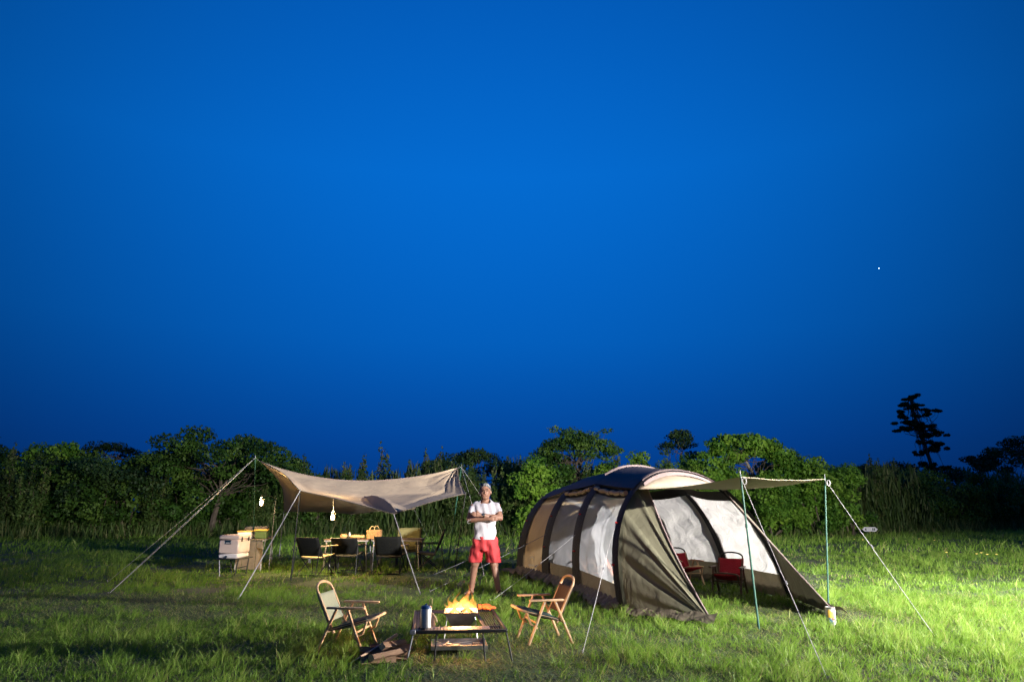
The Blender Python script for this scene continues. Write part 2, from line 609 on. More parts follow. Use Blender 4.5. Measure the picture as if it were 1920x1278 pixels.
# ------------------------------------------------------------------ the setting: field
def make_field():
    xs = np.concatenate([np.linspace(-600, -60, 8)[:-1], np.linspace(-60, 60, 161), np.linspace(60, 600, 8)[1:]])
    ys = np.concatenate([np.linspace(-300, -20, 6)[:-1], np.linspace(-20, 70, 121), np.linspace(70, 900, 10)[1:]])
    X, Y_ = np.meshgrid(xs, ys, indexing='ij')
    Z = np.where((abs(X) < 60) & (Y_ < 70) & (Y_ > -20), ground_z(X, Y_), 0)
    co = np.stack([X, Y_, Z], -1).reshape(-1, 3)
    nx, ny = len(xs), len(ys)
    i, j = np.meshgrid(np.arange(nx - 1), np.arange(ny - 1), indexing='ij')
    a = (i * ny + j).ravel()
    q = np.stack([a, a + ny, a + ny + 1, a + 1], -1)
    me = raw_mesh('field', co, q.ravel(), np.arange(len(q)) * 4, np.full(len(q), 4), np.zeros(len(co)), 'turf_soil')
    ob = bpy.data.objects.new('field', me)
    C.objects.link(ob)
    tag(ob, 'grassy camp field running back to the hedge', kind='structure')


make_field()


def blades(name, n, region, hmin, hmax, wid, seg, seed, dens, label, mask=None):
    """one mass of grass blades; seg 3: curved blade, 1: single triangle."""
    r_ = np.random.default_rng(seed)
    y0, y1 = region
    # uniform over the trapezoid the lens can see, with a margin
    y = np.sqrt(r_.random(n * 3) * (y1 ** 2 - y0 ** 2) + y0 ** 2)
    half = 0.80 * y + 1.2
    x = (r_.random(n * 3) * 2 - 1) * half
    # tufts: pull blades towards tuft centres
    cell = 0.16 if seg == 3 else 0.3
    cx = (np.floor(x / cell) + 0.5 + (vnoise(x // 1 * 0 + np.floor(x / cell), np.floor(y / cell), seed + 5, 0.73) - 0.5)) * cell
    cy = (np.floor(y / cell) + 0.5 + (vnoise(np.floor(x / cell), np.floor(y / cell), seed + 6, 0.71) - 0.5)) * cell
    pull = r_.random(n * 3) * 0.62
    x = x + (cx - x) * pull
    y = y + (cy - y) * pull
    d1 = vnoise(x, y, 11, 0.55)
    d2 = vnoise(x, y, 12, 1.9)
    d3 = vnoise(x, y, 13, 5.2)
    lush = 0.45 * d1 + 0.35 * d2 + 0.20 * d3
    tuft = vnoise(np.floor(x / cell), np.floor(y / cell), seed + 9, 1.0)
    keep = r_.random(n * 3) < np.clip((lush - dens) * 3.4 + 0.12, 0.03, 1)
    if mask is not None:
        keep &= mask(x, y)
    idx = np.nonzero(keep)[0][:n]
    x, y, lush, d2, d3, tuft = x[idx], y[idx], lush[idx], d2[idx], d3[idx], tuft[idx]
    k = len(x)
    h = (hmin + (hmax - hmin) * r_.random(k) ** 1.5) * np.clip(0.25 + 1.5 * lush, 0.35, 1.35) * (0.55 + 1.05 * tuft ** 2)
    wd = wid * (0.6 + 0.8 * r_.random(k))
    ang = r_.random(k) * 2 * math.pi
    lean = h * (0.15 + 0.75 * r_.random(k))
    windx, windy = 0.16 * h, -0.05 * h
    lx, ly = np.cos(ang) * lean + windx, np.sin(ang) * lean + windy
    fa = r_.random(k) * math.pi
    px, py = np.cos(fa) * wd * 0.5, np.sin(fa) * wd * 0.5
    z0 = ground_z(x, y) - 0.01
    tint = np.clip(0.36 + 0.75 * (lush - 0.45) + 0.36 * (r_.random(k) - 0.5) + 0.30 * (tuft - 0.5), 0, 0.84)
    dry = r_.random(k) < (0.04 + 0.18 * (lush < 0.42))
    tint = np.where(dry, 0.84 + 0.16 * r_.random(k), tint)
    if seg == 3:
        lv = np.array([0, 0.36, 0.72, 1.0])
        ww = np.array([0.8, 1.0, 0.62])
        co = np.zeros((k, 7, 3))
        for s_ in range(4):
            q = lv[s_]
            ax, ay, az = x + lx * q ** 1.9, y + ly * q ** 1.9, z0 + h * (q - 0.16 * q * q)
            if s_ < 3:
                co[:, s_ * 2] = np.stack([ax - px * ww[s_], ay - py * ww[s_], az], -1)
                co[:, s_ * 2 + 1] = np.stack([ax + px * ww[s_], ay + py * ww[s_], az], -1)
            else:
                co[:, 6] = np.stack([ax, ay, az], -1)
        base = (np.arange(k) * 7)[:, None]
        fl = (base + np.array([[0, 1, 3, 2, 2, 3, 5, 4, 4, 5, 6]])).ravel()
        ls = ((np.arange(k) * 11)[:, None] + np.array([[0, 4, 8]])).ravel()
        lt = np.tile([4, 4, 3], k)
        tn = np.repeat(tint, 7)
        co = co.reshape(-1, 3)
    else:
        co = np.zeros((k, 5, 3))
        co[:, 0] = np.stack([x - px, y - py, z0], -1)
        co[:, 1] = np.stack([x + px, y + py, z0], -1)
        co[:, 2] = np.stack([x + lx * 0.4 - px * 0.8, y + ly * 0.4 - py * 0.8, z0 + h * 0.55], -1)
        co[:, 3] = np.stack([x + lx * 0.4 + px * 0.8, y + ly * 0.4 + py * 0.8, z0 + h * 0.55], -1)
        co[:, 4] = np.stack([x + lx, y + ly, z0 + h * 0.9], -1)
        base = (np.arange(k) * 5)[:, None]
        fl = (base + np.array([[0, 1, 3, 2, 2, 3, 4]])).ravel()
        ls = ((np.arange(k) * 7)[:, None] + np.array([[0, 4]])).ravel()
        lt = np.tile([4, 3], k)
        tn = np.repeat(tint, 5)
        co = co.reshape(-1, 3)
    me = raw_mesh(name, co, fl, ls, lt, tn, 'grass_blade')
    ob = bpy.data.objects.new(name, me)
    C.objects.link(ob)
    tag(ob, label, 'grass', kind='stuff')
    return ob


def clear_of_things(x, y):
    wood = (abs(x + 1.07) < 0.20) & (abs(y - 6.45) < 0.28)
    tray = (abs(x + 0.48) < 0.24) & (abs(y - 6.85) < 0.26)
    canb = (x - 3.62) ** 2 + (y - 8.28) ** 2 < 0.006
    return ~(wood | tray | canb)


blades('meadow_grass', 170000, (4.6, 12.0), 0.03, 0.125, 0.0055, 3, 21, 0.35, 'tufty uncut grass in the foreground of the camp', clear_of_things)
blades('meadow_grass', 110000, (12.0, 22.0), 0.04, 0.13, 0.012, 1, 22, 0.26, 'grass in the middle of the field around tarp and tent')
blades('meadow_grass', 80000, (22.0, 48.0), 0.08, 0.24, 0.030, 1, 23, 0.22, 'far grass running up to the foot of the hedge')


# short dry thatch lying between the tufts
def thatch(n, region, seed):
    r_ = np.random.default_rng(seed)
    y0, y1 = region
    y = np.sqrt(r_.random(n) * (y1 ** 2 - y0 ** 2) + y0 ** 2)
    x = (r_.random(n) * 2 - 1) * (0.80 * y + 1.2)
    L = 0.03 + 0.09 * r_.random(n)
    a = r_.random(n) * 2 * math.pi
    dz = 0.015 + 0.03 * r_.random(n)
    z = ground_z(x, y) + 0.004
    wd = 0.0022 + 0.0025 * r_.random(n)
    dx, dy = np.cos(a), np.sin(a)
    co = np.stack([np.stack([x - dy * wd, y + dx * wd, z], -1), np.stack([x + dy * wd, y - dx * wd, z], -1),
                   np.stack([x + dx * L, y + dy * L, z + dz], -1)], 1).reshape(-1, 3)
    tn = np.clip(0.86 + 0.14 * r_.random(n) - 0.5 * (r_.random(n) < 0.35), 0, 1)
    me = raw_mesh('dry_thatch', co, np.arange(n * 3), np.arange(n) * 3, np.full(n, 3), np.repeat(tn, 3), 'grass_blade', smooth=False)
    ob = bpy.data.objects.new('dry_thatch', me)
    C.objects.link(ob)
    tag(ob, 'dry mown thatch lying between the tufts of grass', 'thatch', kind='stuff')


thatch(70000, (4.8, 11.0), 31)


# ------------------------------------------------------------------ trees and shrubs
def leaf_mesh(name, P, D, size, aspect, mat, seed, up=0.0, tint_base=None):
    """P: leaf positions, D: outward directions; quads folded loosely round the outward direction."""
    r_ = np.random.default_rng(seed)
    k = len(P)
    nrm = D + r_.normal(0, 0.75, (k, 3)) + np.array([0, 0, up])
    nrm /= np.linalg.norm(nrm, axis=1)[:, None] + 1e-9
    ref = r_.normal(0, 1, (k, 3))
    a = np.cross(nrm, ref)
    a /= np.linalg.norm(a, axis=1)[:, None] + 1e-9
    b_ = np.cross(nrm, a)
    s_ = size * (0.55 + 0.9 * r_.random(k))[:, None]
    L, W_ = a * s_ * aspect, b_ * s_ * 0.5
    co = np.stack([P - L * 0.5, P + W_ - L * 0.05, P + L * 0.5 - nrm * s_ * 0.15, P - W_ - L * 0.05], 1).reshape(-1, 3)
    fl = np.arange(k * 4)
    tb = r_.random(k) if tint_base is None else np.clip(tint_base + 0.35 * (r_.random(k) - 0.5), 0, 1)
    return raw_mesh(name, co, fl, np.arange(k) * 4, np.full(k, 4), np.repeat(tb, 4), mat, smooth=False)


def clump_points(clumps, per, r_):
    """clumps: (x,y,z,rx,ry,rz); leaves towards each clump's shell."""
    P, D, T = [], [], []
    for (cx, cy, cz, rx, ry, rz) in clumps:
        n = max(6, int(per * (rx * ry + ry * rz + rx * rz) / 3))
        d = r_.normal(0, 1, (n, 3))
        d /= np.linalg.norm(d, axis=1)[:, None]
        rad = 0.45 + 0.60 * r_.random(n) ** 0.6
        P.append(np.array([cx, cy, cz]) + d * rad[:, None] * np.array([rx, ry, rz]))
        D.append(d)
        T.append(np.full(n, r_.random()))
    return np.concatenate(P), np.concatenate(D), np.concatenate(T)


def place_tree(name, label, cat, loc, parts, group=None):
    e = thing(name, label, cat, loc, 0, group)
    for (pn, me) in parts:
        ob = bpy.data.objects.new(pn, me)
        C.objects.link(ob)
        ob.parent = e
    return e


def branch_mesh(name, trunks, mat):
    mb = MB()
    for pts, r0, r1 in trunks:
        n = len(pts)
        mb.tube(pts, [r0 + (r1 - r0) * i / (n - 1) for i in range(n)], 6)
    me = mb.mesh(name)
    me.materials.append(MATS[mat])
    return me


def wander(p0, p1, n, amp, rr):
    p0, p1 = V(p0), V(p1)
    pts = []
    for i in range(n + 1):
        q = i / n
        p = p0.lerp(p1, q)
        k = amp * math.sin(math.pi * min(1, q * 1.0)) if 0 < i < n else 0
        pts.append(p + V((rr.uniform(-k, k), rr.uniform(-k, k), rr.uniform(-k, k) * 0.5)))
    return pts


def shrub_parts(seed, kind):
    """crown + trunk meshes for one hedge shrub, base at the origin."""
    r_ = np.random.default_rng(seed)
    rr = random.Random(seed)
    clumps, trunks = [], []
    if kind == 'round':
        H = 3.6
        for i in range(26):
            a, q = rr.uniform(0, 6.28), rr.random()
            z = 0.35 + q * (H - 0.75)
            rad = 1.35 * math.sin(math.pi * (0.16 + 0.78 * q)) * rr.uniform(0.35, 1.0)
            s_ = rr.uniform(0.34, 0.62)
            clumps.append((math.cos(a) * rad, math.sin(a) * rad, z, s_, s_, s_ * 0.85))
        P, D, T = clump_points(clumps, 900, r_)
        me = leaf_mesh('crown', P, D, 0.095, 1.25, 'leaf_broad_dimmed', seed, 0.3, T)
        for i in range(5):
            c = clumps[rr.randrange(len(clumps))]
            trunks.append((wander((rr.uniform(-.2, .2), rr.uniform(-.2, .2), -0.1), c[:3], 5, 0.15, rr), 0.06, 0.015))
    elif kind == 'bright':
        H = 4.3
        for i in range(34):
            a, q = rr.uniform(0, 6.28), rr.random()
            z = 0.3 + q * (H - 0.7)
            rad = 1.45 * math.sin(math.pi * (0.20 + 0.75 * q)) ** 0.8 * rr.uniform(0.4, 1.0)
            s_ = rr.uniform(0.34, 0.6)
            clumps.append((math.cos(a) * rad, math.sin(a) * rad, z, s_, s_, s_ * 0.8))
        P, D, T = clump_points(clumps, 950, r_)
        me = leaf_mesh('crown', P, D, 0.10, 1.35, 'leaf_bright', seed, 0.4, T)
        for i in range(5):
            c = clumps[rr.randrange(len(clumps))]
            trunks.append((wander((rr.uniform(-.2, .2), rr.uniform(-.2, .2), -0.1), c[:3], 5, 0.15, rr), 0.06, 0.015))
    elif kind == 'spire':
        H = 3.9
        for s in range(7):
            x0, y0 = rr.uniform(-.75, .75), rr.uniform(-.6, .6)
            hh = H * rr.uniform(0.62, 1.05)
            top = V((x0 * 1.25, y0 * 1.25, hh))
            trunks.append((wander((x0 * .5, y0 * .5, -0.1), top, 6, 0.07, rr), 0.04, 0.01))
            for i in range(11):
                q = 0.10 + 0.9 * i / 10
                rad = 0.40 * (1 - q) ** 0.6 + 0.10
                clumps.append((x0 * (.5 + .75 * q) + rr.uniform(-.1, .1), y0 * (.5 + .75 * q) + rr.uniform(-.1, .1), hh * q, rad, rad, 0.30))
        P, D, T = clump_points(clumps, 900, r_)
        D = D + np.array([0, 0, 0.2])
        me = leaf_mesh('crown', P, D, 0.075, 1.9, 'leaf_reed_dimmed', seed, 0.0, T * 0.75)
    else:  # reed: tall thin upright shoots
        k = 2600
        q = r_.random(k)
        x0 = r_.normal(0, 0.62, k)
        y0 = r_.normal(0, 0.45, k)
        z = 0.1 + q * 3.0 * (0.75 + 0.35 * np.sin(x0 * 5.1 + seed))
        P = np.stack([x0, y0, z], -1)
        s_ = 0.30 + 0.55 * r_.random(k)
        lean = r_.normal(0, 0.16, (k, 2))
        up = np.stack([lean[:, 0], lean[:, 1], np.ones(k)], -1) * s_[:, None]
        wd = 0.020 + 0.035 * r_.random(k)
        fa = r_.random(k) * math.pi
        sd = np.stack([np.cos(fa) * wd, np.sin(fa) * wd, np.zeros(k)], -1)
        co = np.stack([P - sd, P + sd, P + up * 0.6 + sd * 0.8, P + up], 1).reshape(-1, 3)
        me = raw_mesh('crown', co, np.arange(k * 4), np.arange(k) * 4, np.full(k, 4), np.repeat(np.clip(q * .4 + .5 * r_.random(k), 0, 1), 4), 'leaf_reed_dimmed', smooth=False)
        for i in range(8):
            x0, y0 = rr.uniform(-.7, .7), rr.uniform(-.5, .5)
            trunks.append((wander((x0, y0, -0.1), (x0 + rr.uniform(-.2, .2), y0, rr.uniform(2.2, 3.2)), 4, 0.05, rr), 0.018, 0.008))
    return [('crown', me), ('trunk', branch_mesh('trunk', trunks, 'bark'))]


PROTO = {}
for kd in ('round', 'bright', 'spire', 'reed'):
    PROTO[kd] = [shrub_parts(100 + 17 * i + len(kd), kd) for i in range(3)]

ORD = ['first', 'second', 'third', 'fourth', 'fifth', 'sixth', 'seventh', 'eighth', 'ninth', 'tenth', 'eleventh', 'twelfth', 'thirteenth',
       'fourteenth', 'fifteenth', 'sixteenth', 'seventeenth', 'eighteenth', 'nineteenth', 'twentieth']
KNAME = {'round': ('leafy_shrub', 'rounded leafy shrub'), 'bright': ('broadleaf_bush', 'bright broadleaf bush'),
         'spire': ('upright_shrub', 'upright stemmy shrub'), 'reed': ('reed_clump', 'tall thin reed clump')}


def hedge_y(x):
    if x < -8:
        return 37.5 + (x + 8) * 0.22
    if x < 16:
        return 37.5 + (x + 8) * 0.03
    return 38.2 + (x - 16) * 0.55


hedge = []
rr = random.Random(5)
x = -31.0
while x < 44:
    if x < -12:
        kd = rr.choice(['round', 'round', 'round', 'spire'])
    elif x < 1:
        kd = rr.choice(['spire', 'spire', 'spire', 'reed', 'round'])
    elif x < 9:
        kd = rr.choice(['bright', 'round', 'spire', 'round'])
    elif x < 18.5:
        kd = rr.choice(['bright', 'bright', 'bright', 'round'])
    else:
        kd = rr.choice(['spire', 'round', 'reed', 'round', 'spire'])
    hedge.append((x, hedge_y(x) + rr.uniform(-0.6, 0.5), kd, rr.uniform(0.85, 1.12) * (0.94 if -13 < x < 1 else 1.0), 'front'))
    x += rr.uniform(1.0, 1.7)
x = -33.0
while x < 48:
    kd = rr.choice(['spire', 'round', 'spire', 'reed']) if -12 < x < 6 or x > 19 else rr.choice(['round', 'spire', 'bright', 'round'])
    hedge.append((x, hedge_y(x) + rr.uniform(1.6, 3.2), kd, rr.uniform(0.98, 1.28) * (0.96 if -13 < x < 1 else 1.0), 'back'))
    x += rr.uniform(1.2, 1.9)

SPANS = [(-99, -13, 'hedge left of tarp'), (-13, 0, 'hedge behind tarp'), (0, 9, 'hedge behind man and tent'),
         (9, 19, 'hedge behind awning'), (19, 99, 'dark right-hand hedge')]
count = {}
for (x, y, kd, sc, row) in sorted(hedge, key=lambda q: q[0] / q[1]):
    span = [s_[2] for s_ in SPANS if s_[0] <= x < s_[1]][0]
    k = (kd, span, row)
    i = count.get(k, 0)
    count[k] = i + 1
    lb = f'{ORD[i]} {KNAME[kd][1]} from left, {row} row, {span}'
    e = place_tree(KNAME[kd][0], lb, 'shrub', (x, y, 0), PROTO[kd][rr.randrange(3)], 'shrubs of the hedge round the field')
    e.rotation_euler = (0, 0, rr.uniform(0, 6.28))
    e.scale = (sc * rr.uniform(.9, 1.15), sc * rr.uniform(.9, 1.15), sc)

# weeds and long grass along the foot of the hedge
xs = np.random.default_rng(3).uniform(-34, 46, 26000)
ys = np.array([hedge_y(q) for q in xs]) - 0.9 + np.random.default_rng(4).normal(0, 0.55, len(xs))
k = len(xs)
r_ = np.random.default_rng(9)
hh = 0.25 + 0.75 * r_.random(k) ** 2
fa = r_.random(k) * 3.14
wd = 0.02 + 0.025 * r_.random(k)
ln = r_.normal(0, 0.18, (k, 2))
P = np.stack([xs, ys, np.zeros(k)], -1)
sd = np.stack([np.cos(fa) * wd, np.sin(fa) * wd, np.zeros(k)], -1)
tp = np.stack([ln[:, 0], ln[:, 1], hh], -1)
co = np.stack([P - sd, P + sd, P + tp], 1).reshape(-1, 3)
me = raw_mesh('hedge_weeds', co, np.arange(k * 3), np.arange(k) * 3, np.full(k, 3), np.repeat(r_.random(k) * 0.9, 3), 'leaf_reed_dimmed', smooth=False)
ob = bpy.data.objects.new('hedge_weeds', me)
C.objects.link(ob)
tag(ob, 'long weeds growing along the foot of the hedge', 'weeds', kind='stuff')


def big_tree(name, label, loc, trunk_pts, clumps, per, leaf, aspect, mat, seed, bark='bark', tr=0.16, links=None, up=0.3):
    rr = random.Random(seed)
    r_ = np.random.default_rng(seed)
    P, D, T = clump_points(clumps, per * 1.9, r_)
    crown = leaf_mesh('crown', P, D, leaf * .74, aspect, mat, seed, up, T)
    trunks = [(trunk_pts, tr, tr * 0.45)]
    tp = V(trunk_pts[-1])
    for c in clumps[::2]:
        base = V(trunk_pts[rr.randrange(len(trunk_pts) // 2, len(trunk_pts))])
        trunks.append((wander(base, (c[0], c[1], c[2] - c[5] * .2), 6, 0.26, rr), tr * 0.20, 0.008))
    return place_tree(name, label, 'tree', loc, [('crown', crown), ('trunk', branch_mesh('trunk', trunks[:1], bark)), ('branches', branch_mesh('branches', trunks[1:], 'bark'))])


def umbrella(seed, width, z0, z1, n, s0, s1, flat=0.5, depth=0.7):
    """clumps of a broad umbrella crown."""
    rr = random.Random(seed)
    cl = []
    for i in range(n):
        u = rr.uniform(-1, 1)
        dome = math.sqrt(max(0.0, 1 - u * u * 0.86))
        z = z0 + (z1 - z0) * dome * (0.35 + 0.65 * rr.random() ** 0.55)
        s_ = rr.uniform(s0, s1)
        cl.append((u * width * 0.5, rr.uniform(-1, 1) * width * 0.5 * depth * dome, z, s_ * 1.2, s_, s_ * flat))
    return cl


# broad tree left, over the pole end of the tarp
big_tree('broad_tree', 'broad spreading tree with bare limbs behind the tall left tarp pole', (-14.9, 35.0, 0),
         [(0, 0, -.1), (.1, 0, 1.0), (.3, .1, 2.0), (.2, .1, 2.9)], umbrella(3, 7.6, 1.6, 5.0, 62, .40, .80, .55), 430, .14, 1.3, 'leaf_broad_dimmed', 31, 'bark', .17)
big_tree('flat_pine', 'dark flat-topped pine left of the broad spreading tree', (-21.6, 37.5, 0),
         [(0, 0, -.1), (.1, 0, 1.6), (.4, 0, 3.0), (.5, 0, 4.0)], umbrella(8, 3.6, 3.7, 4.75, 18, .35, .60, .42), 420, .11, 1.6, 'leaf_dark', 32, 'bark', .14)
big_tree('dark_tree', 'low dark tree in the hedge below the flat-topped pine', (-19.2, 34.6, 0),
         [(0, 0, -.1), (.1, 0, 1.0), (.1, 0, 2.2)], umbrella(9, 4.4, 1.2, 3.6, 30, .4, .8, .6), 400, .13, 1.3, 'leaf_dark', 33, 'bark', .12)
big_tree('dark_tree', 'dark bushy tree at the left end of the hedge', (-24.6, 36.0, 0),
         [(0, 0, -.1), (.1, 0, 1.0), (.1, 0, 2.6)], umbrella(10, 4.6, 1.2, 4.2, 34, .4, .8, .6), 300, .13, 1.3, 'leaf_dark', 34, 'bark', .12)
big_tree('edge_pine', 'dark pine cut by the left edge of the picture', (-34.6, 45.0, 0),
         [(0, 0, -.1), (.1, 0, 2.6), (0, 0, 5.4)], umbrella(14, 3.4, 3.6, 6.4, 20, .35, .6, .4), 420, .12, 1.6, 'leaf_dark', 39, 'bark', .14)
# far dome of trees seen over the hedge near the right tarp pole
big_tree('far_tree', 'dark rounded tree beyond the hedge above the right tarp pole', (-2.7, 46.0, 0),
         [(0, 0, -.1), (.1, 0, 1.6), (.2, 0, 3.0)], umbrella(11, 6.2, 2.4, 5.0, 40, .5, .85, .6), 300, .16, 1.3, 'leaf_dark', 35)
# branchy tree behind the tent, centre
cl = umbrella(21, 4.4, 3.2, 5.5, 48, .30, .62, .55) + [(-2.55, 0, 4.35, .3, .3, .18), (-1.9, .1, 4.75, .35, .3, .2), (-1.35, 0, 5.75, .42, .35, .2), (-.85, 0, 5.55, .35, .3, .2),
                                                       (1.55, 0, 5.65, .42, .3, .16), (2.2, .1, 4.55, .4, .35, .2), (-2.9, .2, 4.1, .22, .2, .15)]
big_tree('branchy_tree', 'branchy tree with uneven crown rising above the tent roof', (3.75, 38.6, 0),
         [(0, 0, -.1), (.1, 0, 1.4), (-.2, 0, 2.8), (.1, 0, 3.8)], cl, 420, .12, 1.4, 'leaf_broad_dimmed', 36, 'bark', .15)
big_tree('pale_trunk_tree', 'leafy tree with pale forked trunk above the tent awning', (12.6, 37.8, 0),
         [(0.3, 0, -.1), (.5, 0, 1.6), (.7, 0, 2.8), (.2, 0, 3.9)], umbrella(23, 4.7, 2.7, 5.35, 64, .32, .62, .55), 400, .14, 1.6, 'leaf_bright', 37, 'pale_bark', .15)
big_tree('dark_pine', 'small dark pine left of the pale-trunked tree', (10.3, 42.0, 0),
         [(0, 0, -.1), (.1, 0, 2.0), (.0, 0, 4.6)], umbrella(24, 2.4, 3.4, 5.9, 16, .35, .6, .45), 420, .12, 1.6, 'leaf_dark', 38)
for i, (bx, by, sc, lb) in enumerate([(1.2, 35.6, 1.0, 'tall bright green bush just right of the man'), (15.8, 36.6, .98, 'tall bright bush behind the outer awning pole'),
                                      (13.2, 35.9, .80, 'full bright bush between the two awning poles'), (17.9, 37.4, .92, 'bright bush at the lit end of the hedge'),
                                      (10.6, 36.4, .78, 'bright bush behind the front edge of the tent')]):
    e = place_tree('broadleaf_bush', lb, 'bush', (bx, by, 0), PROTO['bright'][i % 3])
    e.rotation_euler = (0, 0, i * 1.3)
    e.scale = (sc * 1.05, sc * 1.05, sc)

# lone pine at the right: layered pads on a leaning trunk (metres from its foot)
pads = [(-.6, 11.2, 1.0, .26), (.1, 11.45, .9, .25), (-.7, 10.7, 1.0, .26), (.2, 10.45, .9, .24), (-1.5, 9.9, .8, .3), (-.9, 9.6, 1.0, .36), (1.35, 10.2, 1.0, .26), (.9, 9.75, .9, .3),
        (-.9, 9.1, 1.2, .32), (-.3, 8.9, 1.0, .3), (-1.4, 8.35, .8, .26), (-.6, 8.55, 1.0, .3), (.6, 8.7, 1.1, .36), (1.3, 8.35, 1.0, .34), (1.7, 8.0, .8, .3), (.9, 7.9, .9, .3),
        (.2, 7.3, .7, .3), (1.3, 7.2, 1.0, .36), (1.9, 6.8, .9, .3), (.9, 6.6, 1.1, .34), (.1, 6.3, .6, .26), (.3, 5.35, .8, .3), (1.0, 5.0, .9, .3), (1.7, 4.95, .8, .22), (.6, 4.6, .8, .3), (.9, 4.0, .7, .3)]
big_tree('lone_pine', 'tall lone pine with layered branches standing above the right hedge', (36.8, 62, 0),
         [(.9, 0, -.1), (.9, 0, 3.5), (.7, 0, 5.5), (.35, 0, 7.6), (-.1, 0, 9.4), (-.3, 0, 11.2)],
         [(a + r0 * random.Random(i * 9 + k).uniform(-.75, .75), random.Random(i * 7 + k).uniform(-.7, .7), z + random.Random(i * 5 + k).uniform(-.14, .14) , r0 * random.Random(i + k * 3).uniform(.22, .42), r0 * .34, h * random.Random(i + k).uniform(.35, .62)) for i, (a, z, r0, h) in enumerate(pads) for k in range(5)], 1300, .12, 1.7, 'leaf_dark', 41, 'bark', .2)
for i, (bx, by, wdt, z0, z1, lb) in enumerate([(42.5, 60, 9, 3.0, 6.4, 'spreading dark tree right of the lone pine'), (49, 64, 10, 3.6, 8.0, 'dark spreading tree at the right edge of the picture'),
                                               (33.0, 60, 6, 2.2, 5.0, 'low dark tree under the lone pine'), (28.4, 56, 6, 2.0, 4.9, 'low dark tree left of the lone pine')]):
    big_tree('far_tree', lb, (bx, by, 0), [(0, 0, -.1), (.2, 0, 1.8), (.4, 0, 3.4)], umbrella(50 + i, wdt, z0, z1, 36, .5, 1.0, .5), 200, .2, 1.3, 'leaf_dark', 60 + i)

# ------------------------------------------------------------------ tent
ARCH = [  # near foot, far foot, height, lean of the top
    (V((.17, 14.84, 0)), V((2.50, 15.90, 0)), 1.72, V((-.05, .10, 0))),
    (V((.63, 13.20, 0)), V((3.30, 14.50, 0)), 1.90, V((-.15, .15, 0))),
    (V((1.05, 11.35, 0)), V((3.86, 12.70, 0)), 1.97, V((-.25, .20, 0))),
    (V((1.40, 9.16, 0)), V((4.11, 10.66, 0)), 1.80, V((-.36, .25, 0)))]
NEXP = 2.1
T1 = 1.02


def arch_pt(i, t_, out=0.0):
    N, M, H, L = ARCH[i]
    c_, s_ = math.cos(t_), math.sin(t_)
    cx = math.copysign(abs(c_) ** (2 / NEXP), c_)
    sz = max(s_, 0) ** (2 / NEXP)
    w_ = (M - N)
    p = N + w_ * (0.5 - 0.5 * cx) + L * sz
    p = V((p.x, p.y, H * sz))
    if out:
        d = w_.normalized() * (-cx * 0.9) + V((0, 0, 1)) * sz
        p += d.normalized() * out
    return p


def skin_pt(i, s_, t_, out=0.0, sag=0.05):
    a, b_ = arch_pt(i, t_, out), arch_pt(i + 1, t_, out)
    p = a.lerp(b_, s_)
    k = sag * math.sin(math.pi * s_)
    sz = max(math.sin(t_), 0) ** (2 / NEXP)
    cx = math.cos(t_)
    w_ = (ARCH[i][1] - ARCH[i][0]).normalized()
    p += w_ * (cx * k) - V((0, 0, 1)) * (k * sz)
    return p


tent = thing('tunnel_tent', 'large tan tunnel tent with black pole sleeves and see-through side windows', 'tent', (2.1, 12.4, 0))
PI = math.pi


def wrinkle(p, i, amp):
    k = math.sin(p.z * 9 + p.y * 2.1 + 1.3 * math.sin(p.y * 4)) + 0.6 * math.sin(p.z * 17 - p.x * 5 + p.y * 3)
    w_ = (ARCH[min(i, 3)][1] - ARCH[min(i, 3)][0]).normalized()
    return p + w_ * (k * amp)


def skin_panel(name, mat, i, s0, s1, ta, tb, nu=14, nv=22, out=0.0, amp=0.0, parent=None, sag=0.05):
    mb = MB()
    mb.grid(lambda u, v: wrinkle(skin_pt(i, s0 + (s1 - s0) * u, ta + (tb - ta) * v, out, sag), i, amp * math.sin(PI * u) ** .5 * math.sin(PI * v) ** .5), nu, nv)
    return mb.build(name, mat, parent or tent, world=True)


def flip(t_):
    return PI - t_


E_ = 0.05  # half-width of a sleeve as a share of a bay
for i in range(3):
    # near wall (left of the ridge) and far wall
    if i == 0:
        skin_panel('side_panel', 'tan_fabric', 0, E_, 1 - E_, 0.0, T1, amp=.006)
        skin_panel('side_panel', 'tan_fabric', 0, E_, 1 - E_, flip(T1), PI, amp=.006)
    else:
        wnd = skin_panel('window_panel', 'window_mesh', i, E_, 1 - E_, 0.17, 0.90, nu=26, nv=40, amp=.020)
        tag(wnd, 'see-through window panel with creases')
        skin_panel('wall_foot', 'foot_fabric', i, E_, 1 - E_, 0.0, 0.17, nv=4, amp=.004)
        skin_panel('window_header', 'black_webbing', i, E_, 1 - E_, 0.90, T1, nv=4)
        # curtain rolled up under the header, tied with webbing
        mb = MB()
        mb.tube([skin_pt(i, E_ + .03 + (1 - 2 * E_ - .06) * k / 12, 0.93, .05) + V((0, 0, .012 * math.sin(k * 2.1))) for k in range(13)], .035, 8)
        rl = mb.build('rolled_curtain', 'tan_fabric', tent, world=True)
        for q in (.2, .5, .8):
            mb = MB()
            p = skin_pt(i, q, 0.93, .05)
            mb.tube([p - V((.0, .012, 0)), p + V((.0, .012, 0))], .037, 10)
            mb.build('strap', 'black_webbing', rl, world=True)
        pn = skin_panel('far_panel', 'cream_panel', i, E_, 1 - E_, flip(0.88), flip(0.17), nu=26, nv=40, amp=.030)
        skin_panel('wall_foot', 'foot_fabric', i, E_, 1 - E_, flip(0.17), PI, nv=4, amp=.004)
        skin_panel('far_header', 'black_webbing', i, E_, 1 - E_, flip(T1), flip(0.88), nv=4)


